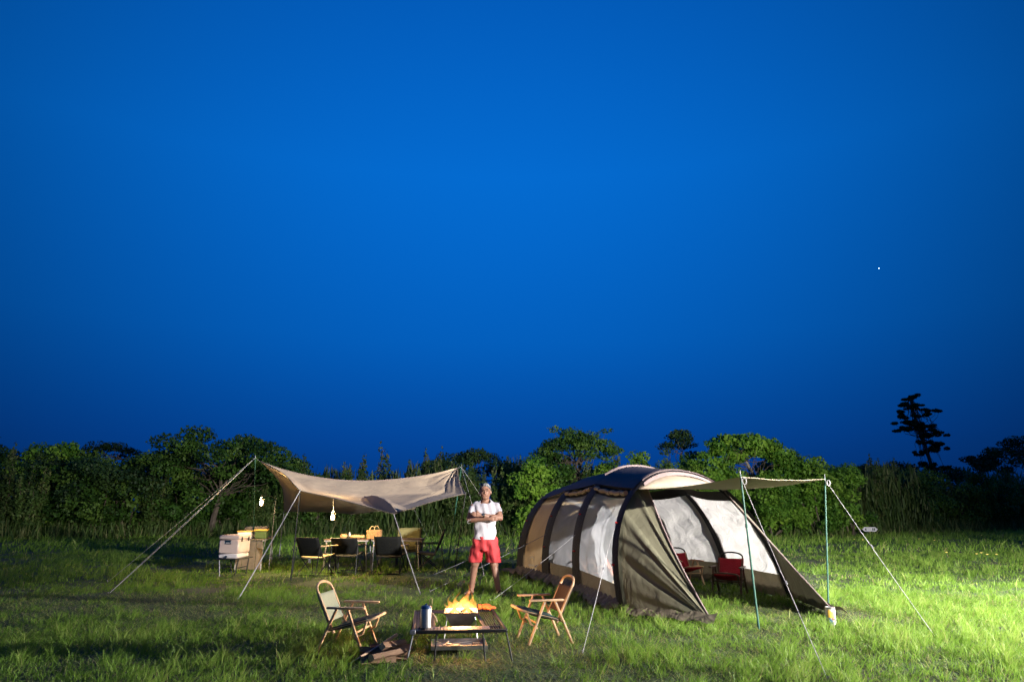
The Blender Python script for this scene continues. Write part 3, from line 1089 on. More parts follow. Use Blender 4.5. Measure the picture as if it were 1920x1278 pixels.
# roof: fly with shade put into its dark colour, drawn smoothly over the arches, hardly sagging between them
def roof_pt(i, s_, t_):
    p = skin_pt(i, s_, t_, 0.050, 0.012)
    return p


for i in range(3):
    mb = MB()
    s0, s1 = (-.04 if i == 0 else 0), (1.03 if i == 2 else 1)
    mb.grid(lambda u, v: roof_pt(i, s0 + (s1 - s0) * u, T1 - .03 + (PI - 2 * T1 + .06) * v), 16, 26)
    mb.build('roof_panel', 'roof_fabric_shaded', tent, world=True)
# crowns of the two front arches: lamplight on them put into paler bands
for i, wd_, o_ in ((2, .10, .080), (3, .15, .055)):
    mb = MB()
    ax = (ARCH[3][0] - ARCH[1][0]).normalized()
    mb.grid(lambda u, v: arch_pt(i, T1 + .12 + (PI - 2 * T1 - .24) * u, o_) + ax * (wd_ * v - .02) - V((0, 0, .10 * v * v)), 24, 5)
    mb.build('lit_roof_band', 'cap_fabric', tent, world=True)

# sleeves over the four poles
for i in range(4):
    mb = MB()
    ax = (ARCH[min(i + 1, 3)][0] - ARCH[max(i - 1, 0)][0]).normalized()
    mb.grid(lambda u, v: arch_pt(i, PI * u, .012 + .022 * math.sin(PI * v)) + ax * ((.26 if i == 3 else .44) * (v - .5)), 60, 6)
    sl = mb.build('pole_sleeve', 'black_webbing', tent, world=True)
    for t_ in (.30, .62, flip(.62), flip(.30)):
        mb = MB()
        p = arch_pt(i, t_, .05)
        mb.box(p, (.035, .05, .022), bev=.004)
        mb.build('buckle', 'red_plastic', sl, world=True)

# rear wall slopes down behind the last arch
mb = MB()
back_c = V((0.95, 16.6, 0))
mb.grid(lambda u, v: arch_pt(0, PI * u).lerp(V((arch_pt(0, PI * u).x * .75 + .32 * .9, 16.25 + .1 * math.sin(PI * u), 0.02 + 0.0 * u)), v ** 1.2), 24, 10)
mb.build('rear_wall', 'tan_fabric', tent, world=True)

# mud skirt along both feet: crumpled strip on the grass
rs = random.Random(4)
for side in (0, 1):
    for i in range(3):
        mb = MB()
        A0, B0 = ARCH[i][side], ARCH[i + 1][side]
        w_ = (ARCH[i][1] - ARCH[i][0]).normalized() * (-1 if side == 0 else 1)
        ph = rs.uniform(0, 6)

        def sk(u, v):
            p = A0.lerp(B0, u) + w_ * (.02 + (.20 + .05 * math.sin(u * 9 + ph)) * v)
            z = .11 * (1 - v) ** 1.5 + .05 + .035 * math.sin(u * 31 + v * 6 + ph) * v + .02 * math.sin(u * 63 + ph)
            return V((p.x, p.y, max(z, .015)))
        mb.grid(sk, 30, 6)
        mb.build('mud_skirt', 'skirt_fabric', tent, world=True)
mb = MB()
mb.grid(lambda u, v: V((.17 - .42 * v + .1 * u, 14.84 + .25 * v + .35 * u, .05 + .03 * math.sin(u * 9 + v * 7))), 10, 10)
mb.build('mud_skirt', 'skirt_fabric', tent, world=True)

# front flaps: cloth pegged out to a point, folds running into the peg
TIPN, TIPF = V((2.27, 8.25, .03)), V((3.95, 8.86, .03))


def flap(tip, ta, tb, folds, amp, name, ph):
    mb = MB()
    base = arch_pt(3, ta)
    nrm = (arch_pt(3, (ta + tb) / 2) - tip).cross(arch_pt(3, ta) - tip).normalized()

    def fn(u, v):
        a = arch_pt(3, ta + (tb - ta) * u, .01)
        s_ = v ** .8
        p = a.lerp(tip, s_)
        k = math.sin(u * folds + ph) + .6 * math.sin(u * folds * 2.3 + ph * 2) + .3 * math.sin(u * folds * 4.1)
        p += nrm * (k * amp * math.sin(PI * min(1, s_ * .97 + .03)) ** .7 * (.35 + .65 * u))
        cat = .07 * math.sin(PI * s_) * u ** 6          # taut hollow-cut free edge
        p += (arch_pt(3, ta) - a).normalized() * cat if u > 0.02 else V((0, 0, 0))
        p.z = max(p.z, .02)
        return p
    mb.grid(fn, 60, 26)
    f = mb.build(name, 'olive_fabric', tent, world=True)
    # tape along the free edge
    mb = MB()
    mb.tube([fn(1, k / 20) for k in range(21)], .011, 6)
    mb.build('edge_tape', 'cap_fabric', f, world=True)
    # skirt along the ground edge
    mb = MB()
    w_ = (tip - base)
    sd = V((w_.y, -w_.x, 0)).normalized() * (1 if tip.x < 3 else -1)
    sd = -sd if tip.x < 3 and sd.x > 0 else sd
    mb.grid(lambda u, v: base.lerp(tip, u * 1.06) + sd * (.14 * v) + V((0, 0, .08 * (1 - v) + .02 + .015 * math.sin(u * 26 + v * 5))), 24, 5)
    mb.build('mud_skirt', 'skirt_fabric', f, world=True)
    return f


fl_ = flap(TIPN, 0.0, 1.18, 13, .042, 'front_flap', .8)
tag(fl_, 'olive front flap with folds fanning to its peg')
flap(TIPF, PI, flip(1.0), 8, .02, 'front_flap', 2.0)

# panel closing the crown above the awning, and the awning itself
ROOTN, ROOTF = arch_pt(3, T1) + V((.03, -.10, 0)), arch_pt(3, flip(T1)) + V((.03, -.10, .02))
P1, P2 = V((2.62, 7.97, 1.635)), V((4.34, 9.65, 1.68))
mb = MB()
mb.grid(lambda u, v: arch_pt(3, T1 + (PI - 2 * T1) * u).lerp(ROOTN.lerp(ROOTF, .5 - .5 * math.cos(T1 + (PI - 2 * T1) * u) / math.cos(T1)), v) + V((.02, -.08, 0)) * math.sin(PI * v), 26, 6)
mb.build('crown_panel', 'crown_fabric', tent, world=True)
mb = MB()


def awn(u, v):
    a = ROOTN.lerp(P1, u)
    b_ = ROOTF.lerp(P2, u)
    p = a.lerp(b_, v)
    p.z -= .035 * math.sin(PI * u) * (1 - .3 * math.sin(PI * v)) + .02 * math.sin(PI * v) * u
    inward = (.05 * math.sin(PI * v) * u)
    p += (ROOTN.lerp(ROOTF, .5) - P1.lerp(P2, .5)).normalized() * inward
    p.z += .002 * math.sin(v * 18 + u * 4) * u
    return p


mb.grid(awn, 18, 18)
aw = mb.build('awning', 'awning_fabric', tent, world=True)
mb = MB()
mb.tube([awn(1, k / 16) for k in range(17)], .005, 5)
mb.build('edge_tape', 'awning_fabric', aw, world=True)


# small maker's mark near the foot of the tan side panel (roof line over a word) and on the tarp
def mark_mesh(word, fn):
    cu = bpy.data.curves.new('mark', 'FONT')
    cu.body = word
    cu.size = 1.0
    cu.shear = .2
    ob_ = bpy.data.objects.new('mark', cu)
    C.objects.link(ob_)
    dg = bpy.context.evaluated_depsgraph_get()
    me_ = bpy.data.meshes.new_from_object(ob_.evaluated_get(dg))
    bpy.data.objects.remove(ob_)
    mb_ = MB()
    mb_.add([fn(v_.co.x, v_.co.y) for v_ in me_.vertices], [tuple(p.vertices) for p in me_.polygons])
    return mb_


def tent_mark(x_, y_):
    return skin_pt(0, .30 + x_ * .085, .10 + y_ * .045, .02)


mb = mark_mesh('ogawa', tent_mark)
mb.grid(lambda u, v: tent_mark(.6 + 2.0 * u, 1.25 + .9 * math.sin(PI * (u * .8 + .1)) + .14 * v), 10, 1)
mb.build('printed_mark', 'label_white', tent, world=True)


# ------------------------------------------------------------------ poles, ropes
def pole(name, label, foot, top, mat, r=.012, group=None):
    foot, top = V(foot), V(top)
    e = thing(name, label, 'pole', foot, 0, group)
    mb = MB()
    d = (top - foot)
    mb.tube([foot - d.normalized() * .03, foot + d * .5], r, 8)
    mb.tube([foot + d * .5, top], r * .92, 8)
    sh = mb.build('shaft', mat, e, world=True)
    mb = MB()
    for q in (.33, .66):
        mb.tube([foot + d * (q - .012), foot + d * (q + .012)], r * 1.3, 8)
    mb.build('joint', mat, e, world=True)
    mb = MB()
    mb.tube([top, top + d.normalized() * .05], [r * .5, r * .3], 6)
    mb.build('spike', 'silver_pole', e, world=True)
    return e


def rope(label, pts, mat='rope_white', r=.0028, slider=None, peg=True, sag=.015, twin=0.0):
    pts = [V(p) for p in pts]
    e = thing('guy_rope', label, 'rope', pts[-1], 0)
    for off in ((0,) if not twin else (-twin, twin)):
        mb = MB()
        full = []
        for a, b_ in zip(pts[:-1], pts[1:]):
            for k in range(12):
                q = k / 12
                full.append(a.lerp(b_, q) - V((0, 0, sag * math.sin(PI * q))) + V((off * math.sin(PI * q * .9), 0, 0)))
        full.append(pts[-1])
        mb.tube(full, r, 6)
        mb.build('cord', mat, e, world=True)
    if slider is not None:
        a, b_ = pts[-2], pts[-1]
        p = a.lerp(b_, slider)
        d = (b_ - a).normalized()
        mb = MB()
        mb.bar(p - d * .025, p + d * .025, .018, .008, bev=.002)
        mb.build('slider', 'silver_pole', e, world=True)
    if peg:
        mb = MB()
        p = pts[-1]
        d = (pts[-2] - p)
        d.z = 0
        d.normalize()
        mb.tube([p + V((0, 0, .03)) - d * .02, p - V((0, 0, .12)) + d * .04], .006, 6)
        mb.build('peg', 'steel', e, world=True)
    return e


pole('awning_pole', 'green metal pole holding the near corner of the tent awning', (2.69, 7.97, 0), P1 + V((0, 0, .02)), 'green_pole')
pole('awning_pole', 'green metal pole holding the outer corner of the tent awning beside the tin', (4.20, 9.65, 0), P2 + V((0, 0, .02)), 'green_pole')
rope('white guy rope from the near awning pole down to the bottom of the picture', [P1, (2.42, 5.70, 0)], r=.0038, slider=.62)
rope('white guy rope running right from the outer awning pole', [P2, (4.36, 7.56, 0)], r=.0038, slider=.5)
rope('white guy rope from the front tent sleeve down to the near grass', [arch_pt(3, .66, .05), arch_pt(3, .40, .12) + V((-.02, -.08, 0)), (.64, 6.70, 0)], slider=.25)
rope('white guy rope from the middle tent sleeve behind the fire pit', [arch_pt(2, .43, .05), (-.30, 10.42, 0)], slider=.5)
rope('grey guy rope from the third tent sleeve toward the man', [arch_pt(1, .42, .05), (-1.32, 11.7, 0)], 'rope_grey', .004)
rope('grey guy rope from the rear tent sleeve passing behind the man', [arch_pt(0, .42, .05), (-1.75, 13.1, 0)], 'rope_grey', .004)
# coils of spare rope at the awning poles
for p, lb in ((P1, 'coil of spare white rope tied at the near awning pole top'), (P2, 'coil of spare white rope tied at the outer awning pole top')):
    e = thing('rope_coil', lb, 'rope', p)
    for k in range(3):
        mb = MB()
        mb.tube([p + V((.03 + .024 * math.cos(a / 8 * PI * 2 + k), -.02 - .01 * k, -.05 + .040 * math.sin(a / 8 * PI * 2 + k))) for a in range(9)], .0026, 5)
        mb.build('loop', 'rope_white', e, world=True)

# ------------------------------------------------------------------ tarp
TL, TR_ = V((-6.02, 16.55, 2.41)), V((-1.36, 17.35, 2.30))
FL, FR, RC = V((-4.06, 13.38, 1.63)), V((-2.13, 12.70, 1.20)), V((-1.02, 15.33, 1.62))
BL, BM, BR = V((-6.35, 19.6, 1.24)), V((-4.45, 19.6, 1.17)), V((-2.75, 19.8, 1.30))


def edge_curve(pts, hollow):
    """piecewise hollow-cut boundary as a function of 0..1 (by length)."""
    ls = [(b_ - a).length for a, b_ in zip(pts[:-1], pts[1:])]
    tot = sum(ls)

    def fn(u):
        d = u * tot
        for k, L in enumerate(ls):
            if d <= L or k == len(ls) - 1:
                q = max(0, min(1, d / L))
                p = pts[k].lerp(pts[k + 1], q)
                mid = sum(pts, V((0, 0, 0))) / len(pts)
                h = hollow[k] * math.sin(PI * q)
                dd = (V((-3.6, 16.8, 2.0)) - p)
                return p + dd.normalized() * h
            d -= L
    return fn


front_edge = edge_curve([TL, FL, FR, RC, TR_], [.16, .10, .10, .05])
back_edge = edge_curve([TL, BL, BM, BR, TR_], [.30, .12, .12, .2])


def ridge(u):
    p = TL.lerp(TR_, u)
    return p - V((0, 0, .34 * math.sin(PI * u) ** .8 + .10 * math.sin(PI * u) * (1 - u)))


def tarp_pt(u, v, edge):
    a, b_ = ridge(u), edge(u)
    p = a.lerp(b_, v)
    p.z -= .16 * math.sin(PI * v) * math.sin(PI * u) ** .7
    if edge is front_edge:
        # pleats running out of the right-hand peak, weaker out of the left
        k = math.sin(v * 34 + 1.5) * .028 + math.sin(v * 61) * .012
        p.z += k * max(0, (u - .72) / .28) ** 1.4 * (1 - max(0, (u - .97) / .03))
        p.z += math.sin(v * 23) * .012 * max(0, (.28 - u) / .28)
        # one long crease out of the right peak toward the low corner
        q = (v - .58) + (u - .80) * .9
        p.z += -.05 * math.exp(-(q / .035) ** 2) * max(0, min(1, (u - .55) * 5)) * max(0, min(1, (.97 - u) * 8))
        p.z += .010 * math.sin(u * 41 + 3 * math.sin(v * 6)) * math.sin(PI * v)
    return p


tarp = thing('camp_tarp', 'big tan tarp pitched on poles over the dining tables', 'tarp', (-3.7, 16.6, 0))
mb = MB(); mb.grid(lambda u, v: tarp_pt(u, v, front_edge), 150, 44)
tf = mb.build('front_sheet', 'tarp_fabric', tarp, world=True)
mb = MB(); mb.grid(lambda u, v: tarp_pt(u, v, back_edge), 90, 24)
mb.build('back_sheet', 'tarp_fabric', tarp, world=True)
mb = MB(); mb.tube([front_edge(k / 120) for k in range(121)], .009, 5)
mb.build('hem', 'skirt_fabric', tarp, world=True)
mb = MB(); mb.tube([back_edge(k / 120) for k in range(121)], .009, 5)
mb.build('hem', 'skirt_fabric', tarp, world=True)
mb = MB(); mb.tube([ridge(k / 60) + V((0, 0, .004)) for k in range(61)], .010, 5)
mb.build('ridge_tape', 'cap_fabric', tarp, world=True)
# fold added to imitate a shadow wedge: its left side turns away from the lamps
FOLD_L = [(.543, .985), (.530, .84), (.520, .72), (.511, .60), (.505, .48), (.503, .36)]
FOLD_R = [(.549, .975), (.550, .84), (.547, .70), (.541, .56), (.530, .44), (.508, .36)]
FOLD_H = [.25, 1.0, 1.25, 1.15, .75, .0]


def fold_pt(u, v):
    k = u * 5
    a = min(int(k), 4)
    f = k - a
    mixp = lambda T_: tarp_pt(T_[a][0] + (T_[a + 1][0] - T_[a][0]) * f, T_[a][1] + (T_[a + 1][1] - T_[a][1]) * f, front_edge)
    lo, hi = mixp(FOLD_L), mixp(FOLD_R)
    h_ = FOLD_H[a] + (FOLD_H[a + 1] - FOLD_H[a]) * f
    ridge_ = lo + V((.15, -.21, .125)) * h_
    far_ = tarp_pt(FOLD_R[a][0] + .05, FOLD_R[a][1] + (FOLD_R[a + 1][1] - FOLD_R[a][1]) * f, front_edge) + V((0, 0, -.01))
    lo = lo + V((0, -.015, .01))
    return lo.lerp(ridge_, v * 2) if v <= .5 else ridge_.lerp(far_, v * 2 - 1)


mb = MB(); mb.grid(fold_pt, 25, 8)
mb.build('shadow_fold', 'tarp_fabric', tarp, world=True, smooth=False)
mb = mark_mesh('ogawa', lambda x_, y_: tarp_pt(.735 + x_ * .013, .885 - y_ * .035 - x_ * .012, front_edge) + V((0, -.012, .016)))
mb.build('printed_mark', 'logo_pale', tf, world=True)

LTOP, RTOP = V((-6.17, 16.6, 2.50)), V((-1.28, 17.5, 2.34))
pole('tarp_pole', 'tall green pole at the left peak of the tarp beside the cooler', (-6.02, 16.65, 0), LTOP, 'green_pole', .014)
pole('tarp_pole', 'dark pole under the front left corner of the tarp', (-4.11, 13.38, 0), FL, 'dark_pole')
pole('tarp_pole', 'grey-green pole at the right peak of the tarp', (-1.62, 18.2, 0), RTOP, 'green_pole', .014)
pole('tarp_pole', 'dark pole under the right corner of the tarp left of the man', (-1.23, 15.35, 0), RC, 'dark_pole')
pole('tarp_pole', 'thin grey pole under the back left corner of the tarp', (-6.42, 19.7, 0), BL + V((0, 0, .1)), 'silver_pole')
rope('long white guy rope falling left from the tall left tarp pole', [LTOP, (-6.29, 11.28, 0)], twin=.014, slider=.75, r=.0036)
rope('second long white guy rope falling left from the tall left tarp pole', [LTOP, (-7.4, 13.2, 0)], 'rope_grey')
rope('thick white guy rope from the front left corner of the tarp', [FL, (-3.99, 10.55, 0)], r=.0085, slider=.45)
rope('thick white guy rope from the low front corner of the tarp', [FR, (-1.44, 11.35, 0)], r=.0085)
rope('grey guy rope from the back edge of the tarp going left', [BM, (-5.6, 22.0, 0)], 'rope_grey')
rope('grey guy rope from the back right corner of the tarp', [BR, (-2.4, 22.4, 0)], 'rope_grey')
rope('grey guy rope from the back left corner of the tarp behind the kitchen table', [BL, (-8.0, 20.4, .1)], 'rope_grey')
rope('white guy rope falling right from the right tarp peak behind the man', [RTOP, (.42, 16.2, 0)], slider=.6)
rope('second white guy rope from the right tarp peak', [RTOP, RC + V((.12, -.15, -.1)), (-.55, 14.2, 0)], r=.004)
rope('short white cord tying the right tarp sheet to its peak pole', [RTOP, TR_], peg=False, sag=0)
rope('short white cord tying the left tarp sheet to its peak pole', [LTOP, TL], peg=False, sag=0)


# ------------------------------------------------------------------ chairs
def sheet(pts_l, pts_r, sag, n=8, thick=.006):
    """cloth stretched between two rails given as polylines of equal length."""
    mb = MB()
    m_ = len(pts_l) - 1

    def fn(u, v):
        k = u * m_
        a = int(min(k, m_ - 1))
        q = k - a
        l = V(pts_l[a]).lerp(V(pts_l[a + 1]), q)
        r2 = V(pts_r[a]).lerp(V(pts_r[a + 1]), q)
        p = l.lerp(r2, v)
        return p + V(sag) * math.sin(PI * v) ** .8 * math.sin(PI * (u * .7 + .15))
    mb.grid(fn, 8, n)
    vs_, fs_ = list(mb.v), list(mb.f)
    return mb


def wood_chair(label, loc, rz, wood, cloth_back, cloth_seat, group, arch_dark=None):
    """low folding chair, bent-wood top rail and front rail, slung canvas; faces -y."""
    e = thing('folding_chair', label, 'chair', loc, rz, group)
    W_ = .235
    for s_ in (-1, 1):
        x_ = s_ * W_
        mb = MB(); mb.box((x_ + s_ * .012, -.03, .435), (.048, .40, .020), bev=.005)
        mb.build('armrest', wood, e)
        for (a, b_, o_) in (((x_, -.045, .425), (x_, -.235, 0), .0), ((x_, .07, .425), (x_, .27, 0), .0)):
            mb = MB(); mb.bar(a, b_, .022, .034, up=(1, 0, 0), bev=.004)
            lg = mb.build('leg', wood, e)
            mb = MB()
            for q in (.05, .52):
                p = V(a).lerp(V(b_), q)
                mb.tube([p + V((s_ * .017, 0, 0)), p + V((s_ * .025, 0, 0))], .008, 8)
            mb.build('bolt', 'steel', lg)
        xi = s_ * (W_ - .035)
        mb = MB(); mb.bar((xi, .10, .20), (xi, .295, .575), .022, .030, up=(1, 0, 0), bev=.004)
        mb.build('back_post', wood, e)
        mb = MB(); mb.bar((xi, .15, .225), (xi, -.265, .325), .022, .030, up=(1, 0, 0), bev=.004)
        mb.build('seat_rail', wood, e)
        mb = MB(); mb.bar((xi + s_ * .01, -.245, .31), (xi + s_ * .01, -.205, .20), .018, .028, up=(1, 0, 0), bev=.003)
        mb.bar((xi + s_ * .01, -.21, .205), (xi + s_ * .012, -.125, .155), .018, .026, up=(1, 0, 0), bev=.003)
        mb.build('brace', wood, e)
    Wi = W_ - .035
    aw_ = arch_dark or wood
    mb = MB()
    mb.tube([(-Wi * math.cos(PI * k / 14), .295 + .045 * math.sin(PI * k / 14), .565 + .088 * math.sin(PI * k / 14) ** .75) for k in range(15)], .0135, 8)
    mb.build('top_rail', aw_, e)
    mb = MB()
    mb.tube([(-Wi * math.cos(PI * k / 14), -.262 - .085 * math.sin(PI * k / 14) ** .75, .325 + .028 * math.sin(PI * k / 14)) for k in range(15)], .0135, 8)
    mb.build('front_rail', wood, e)
    mb = MB()
    mb.tube([(-W_, -.14, .21), (W_, -.14, .21)], .010, 8)
    mb.build('stretcher', wood, e)
    mb = MB()
    mb.tube([(-W_, .17, .21), (W_, .17, .21)], .010, 8)
    mb.build('stretcher', wood, e)
    g_ = .026
    mb = sheet([(-Wi - g_ + .012, .155, .30), (-Wi - g_ + .012, .285, .555)], [(Wi + g_ - .012, .155, .30), (Wi + g_ - .012, .285, .555)], (0, .035, -.012))
    mb.build('back_canvas', cloth_back, e, thick=.028)
    mb = sheet([(-Wi - g_ + .012, .135, .235), (-Wi - g_ + .012, -.25, .328)], [(Wi + g_ - .012, .135, .235), (Wi + g_ - .012, -.25, .328)], (0, 0, -.03))
    mb.build('seat_canvas', cloth_seat, e, thick=.028)
    e.scale = (.92, .88, .93)
    return e


wood_chair('pale wood folding chair with sage back and dark green seat by the firewood', (-1.50, 6.78, 0), R(84), 'pale_wood', 'sage_canvas', 'dark_green_canvas', 'low chairs beside the fire')
wood_chair('pale wood folding chair with brown back between fire pit and tent', (.31, 7.34, 0), R(-76), 'pale_wood', 'brown_canvas', 'dark_green_canvas', 'low chairs beside the fire')
wood_chair('red canvas folding chair nearer the tent mouth with dark wooden legs', (3.40, 11.30, 0), R(-30), 'dark_wood', 'red_canvas', 'red_canvas', 'chairs inside the tent', 'black_metal')
wood_chair('red canvas folding chair deeper in the tent with pale wooden arms', (3.08, 12.70, 0), R(22), 'pale_wood', 'red_canvas', 'red_canvas', 'chairs inside the tent', 'black_metal')
wood_chair('red folding chair behind the tent window nearest the front', (1.72, 11.15, 0), R(80), 'pale_wood', 'red_canvas', 'red_canvas', 'chairs inside the tent', 'black_metal')
wood_chair('dark folding chair behind the middle tent window', (1.30, 12.55, 0), R(60), 'dark_wood', 'black_canvas', 'black_canvas', 'chairs inside the tent', 'black_metal')


def camp_chair(label, loc, rz, cloth_back, cloth_seat, arm, group='black-framed chairs round the dining tables', tag_white=False, h=1.0):
    """tall sling chair on a thin black tube frame; faces -y."""
    e = thing('camp_chair', label, 'chair', loc, rz, group)
    W_ = .27
    for s_ in (-1, 1):
        x_ = s_ * W_
        mb = MB(); mb.tube([(x_, -.26, 0), (x_, .14, .36), (x_, .34, .80 * h)], .0105, 7)
        mb.build('back_post', 'black_metal', e)
        mb = MB(); mb.tube([(x_ * .94, .28, 0), (x_ * .94, -.24, .40)], .0105, 7)
        mb.build('leg', 'black_metal', e)
        mb = MB(); mb.tube([(x_ * 1.05, -.28, 0), (x_ * 1.05, -.25, .565)], .0095, 7)
        mb.build('leg', 'black_metal', e)
        mb = MB(); mb.tube([(x_ * 1.05, .36, 0), (x_ * 1.05, .27, .56)], .0095, 7)
        mb.build('leg', 'black_metal', e)
        mb = MB(); mb.box((x_ * 1.06, -.02, .575), (.042, .56, .022), bev=.006)
        mb.build('armrest', arm, e)
    for (y_, z_) in ((-.27, .03), (.30, .03), (-.245, .40), (.13, .345)):
        mb = MB(); mb.tube([(-W_, y_, z_), (W_, y_, z_)], .009, 6)
        mb.build('crossbar', 'black_metal', e)
    mb = sheet([(-W_, .15, .385), (-W_, .335, .79 * h)], [(W_, .15, .385), (W_, .335, .79 * h)], (0, .035, 0))
    mb.build('back_canvas', cloth_back, e, thick=.022)
    mb = sheet([(-W_, .14, .355), (-W_, -.245, .405)], [(W_, .14, .355), (W_, -.245, .405)], (0, 0, -.04))
    mb.build('seat_canvas', cloth_seat, e, thick=.022)
    if tag_white:
        mb = MB(); mb.box((.02, .17, .29), (.055, .004, .075))
        mb.build('label_tag', 'label_white', e)
    return e


camp_chair('black chair with tan seat, wooden arms and white tag, front left under tarp', (-3.96, 14.45, 0), R(158), 'black_canvas', 'tan_canvas', 'pale_wood', tag_white=True, h=.94)
camp_chair('black chair pushed against the left dining table', (-3.46, 15.05, 0), R(176), 'black_canvas', 'black_canvas', 'dark_wood', h=.90)
camp_chair('black chair with its back to the camera before the wicker basket table', (-2.50, 14.75, 0), R(174), 'black_canvas', 'black_canvas', 'pale_wood', h=.95)
camp_chair('olive chair with tan seat facing the camera behind the dining table', (-2.38, 16.45, 0), R(8), 'olive_canvas', 'tan_canvas', 'pale_wood', h=1.10)
camp_chair('black chair with tan seat in side view at the right table end', (-1.82, 15.55, 0), R(-84), 'black_canvas', 'tan_canvas', 'black_metal', h=1.10)


# ------------------------------------------------------------------ tables under the tarp
def dining_table(label, loc, rz, sx, sy, hz):
    e = thing('folding_table', label, 'table', loc, rz, 'dining tables under the tarp')
    n = 4
    for k in range(n):
        mb = MB(); mb.box((0, (k - (n - 1) / 2) * sy / n, hz - .010), (sx, sy / n - .006, .018), bev=.003)
        mb.build('slat', 'dark_wood', e)
    for s_ in (-1, 1):
        mb = MB(); mb.box((0, s_ * (sy / 2 - .02), hz - .038), (sx - .04, .025, .034), bev=.003)
        mb.build('rail', 'silver_pole', e)
        for q in (-1, 1):
            mb = MB()
            mb.tube([(q * (sx / 2 - .07), s_ * (sy / 2 - .03), hz - .05), (q * (sx / 2 - .03), s_ * (sy / 2 - .02), 0)], .013, 8)
            mb.build('leg', 'silver_pole', e)
        mb = MB(); mb.tube([(s_ * (sx / 2 - .05), -sy / 2 + .03, hz * .55), (s_ * (sx / 2 - .05), sy / 2 - .03, hz * .55)], .008, 6)
        mb.build('stretcher', 'silver_pole', e)
    return e


dining_table('dark slatted folding table with bread under the left half of the tarp', (-3.58, 15.60, 0), R(2), .98, .62, .67)
dining_table('dark slatted folding table carrying the wicker basket', (-2.50, 15.66, 0), R(-2), 1.10, .62, .67)

# bread and serving board
e = thing('serving_board', 'low wooden board on the left dining table', 'board', (-3.52, 15.55, .671))
mb = MB(); mb.box((0, 0, .009), (.46, .22, .016), bev=.006); mb.build('plank', 'dark_wood', e)
mb = MB(); mb.box((.27, 0, .009), (.10, .05, .014), bev=.005); mb.build('handle', 'dark_wood', e)
for q, (x_, s_, lb) in enumerate([(-3.68, (.085, .055, .045), 'round golden loaf on the left end of the board'), (-3.42, (.13, .05, .035), 'long crusty loaf in the middle of the board'), (-3.27, (.05, .045, .032), 'small bread roll on the right of the board')]):
    mb = MB(); mb.ball((0, 0, s_[2] * .85), s_, 14, 8)
    for k in range(3):
        mb.bar((s_[0] * (k - 1) * .5 - .012, -s_[1] * .55, s_[2] * 1.72), (s_[0] * (k - 1) * .5 + .012, s_[1] * .55, s_[2] * 1.72), .008, .010)
    ob = mb.build('bread_loaf', 'bread', None)
    ob.location = (x_, 15.52, .6885)
    tag(ob, lb, 'bread', 'bread on the table')
mb = MB(); mb.lathe([(.030, 0), (.034, .01), (.034, .08), (.026, .11), (.026, .125), (.024, .12), (.024, .10)], n=14)
ob = mb.build('metal_cup', 'steel', None); ob.location = (-3.60, 15.72, .671)
tag(ob, 'small metal cup behind the bread', 'cup')

# wicker basket: woven bands over upright stakes, two hoop handles
e = thing('wicker_basket', 'square wicker picnic basket with two hoop handles', 'basket', (-3.02, 15.55, .671), R(4))
for k in range(9):
    mb = MB()
    z_ = .010 + k * .0205
    w2, d2 = .145 + .012 * k / 8, .085 + .006 * k / 8
    n = 40
    pts = []
    for j in range(n + 1):
        a = 2 * PI * j / n
        c_, s_ = math.cos(a), math.sin(a)
        m_ = (abs(c_) ** 6 + abs(s_) ** 6) ** (-1 / 6)
        wv = .004 * (1 if (j + k) % 2 else -1)
        pts.append((c_ * m_ * (w2 + wv), s_ * m_ * (d2 + wv), z_))
    mb.tube(pts, .0105, 5)
    mb.build('woven_band', 'wicker', e)
mb = MB(); mb.box((0, 0, .008), (.27, .15, .012)); mb.build('base', 'wicker', e)
for s_ in (-1, 1):
    mb = MB()
    mb.tube([(.055 * math.cos(PI * k / 12) + s_ * .035, s_ * .088, .17 + .095 * math.sin(PI * k / 12)) for k in range(13)], .007, 6)
    mb.build('handle', 'wicker_pale', e)


# ------------------------------------------------------------------ lanterns
def lantern(label, loc, watts):
    e = thing('camp_lantern', label, 'lantern', loc)
    mb = MB(); mb.lathe([(.035, 0), (.045, .008), (.045, .030), (.030, .040)], n=14); mb.build('fuel_base', 'worn_steel', e)
    mb = MB(); mb.lathe([(.028, .041), (.036, .060), (.036, .085), (.028, .105)], n=14); mb.build('globe', 'lantern_glow', e)
    mb = MB(); mb.lathe([(.040, .106), (.042, .112), (.024, .135), (.016, .150), (.010, .152)], n=14); mb.build('hood', 'worn_steel', e)
    for k in range(4):
        a = PI / 4 + k * PI / 2
        mb = MB(); mb.tube([(.040 * math.cos(a), .040 * math.sin(a), .038), (.040 * math.cos(a), .040 * math.sin(a), .108)], .003, 5); mb.build('guard_wire', 'worn_steel', e)
    mb = MB(); mb.tube([(.042 * math.cos(PI * k / 10), 0, .11 + .085 * math.sin(PI * k / 10)) for k in range(11)], .0025, 5); mb.build('bail', 'worn_steel', e)
    lamp('lantern_light', e, (0, 0, .02), watts, (1.0, .68, .30), .05).location = (0, -.07, .07)
    return e


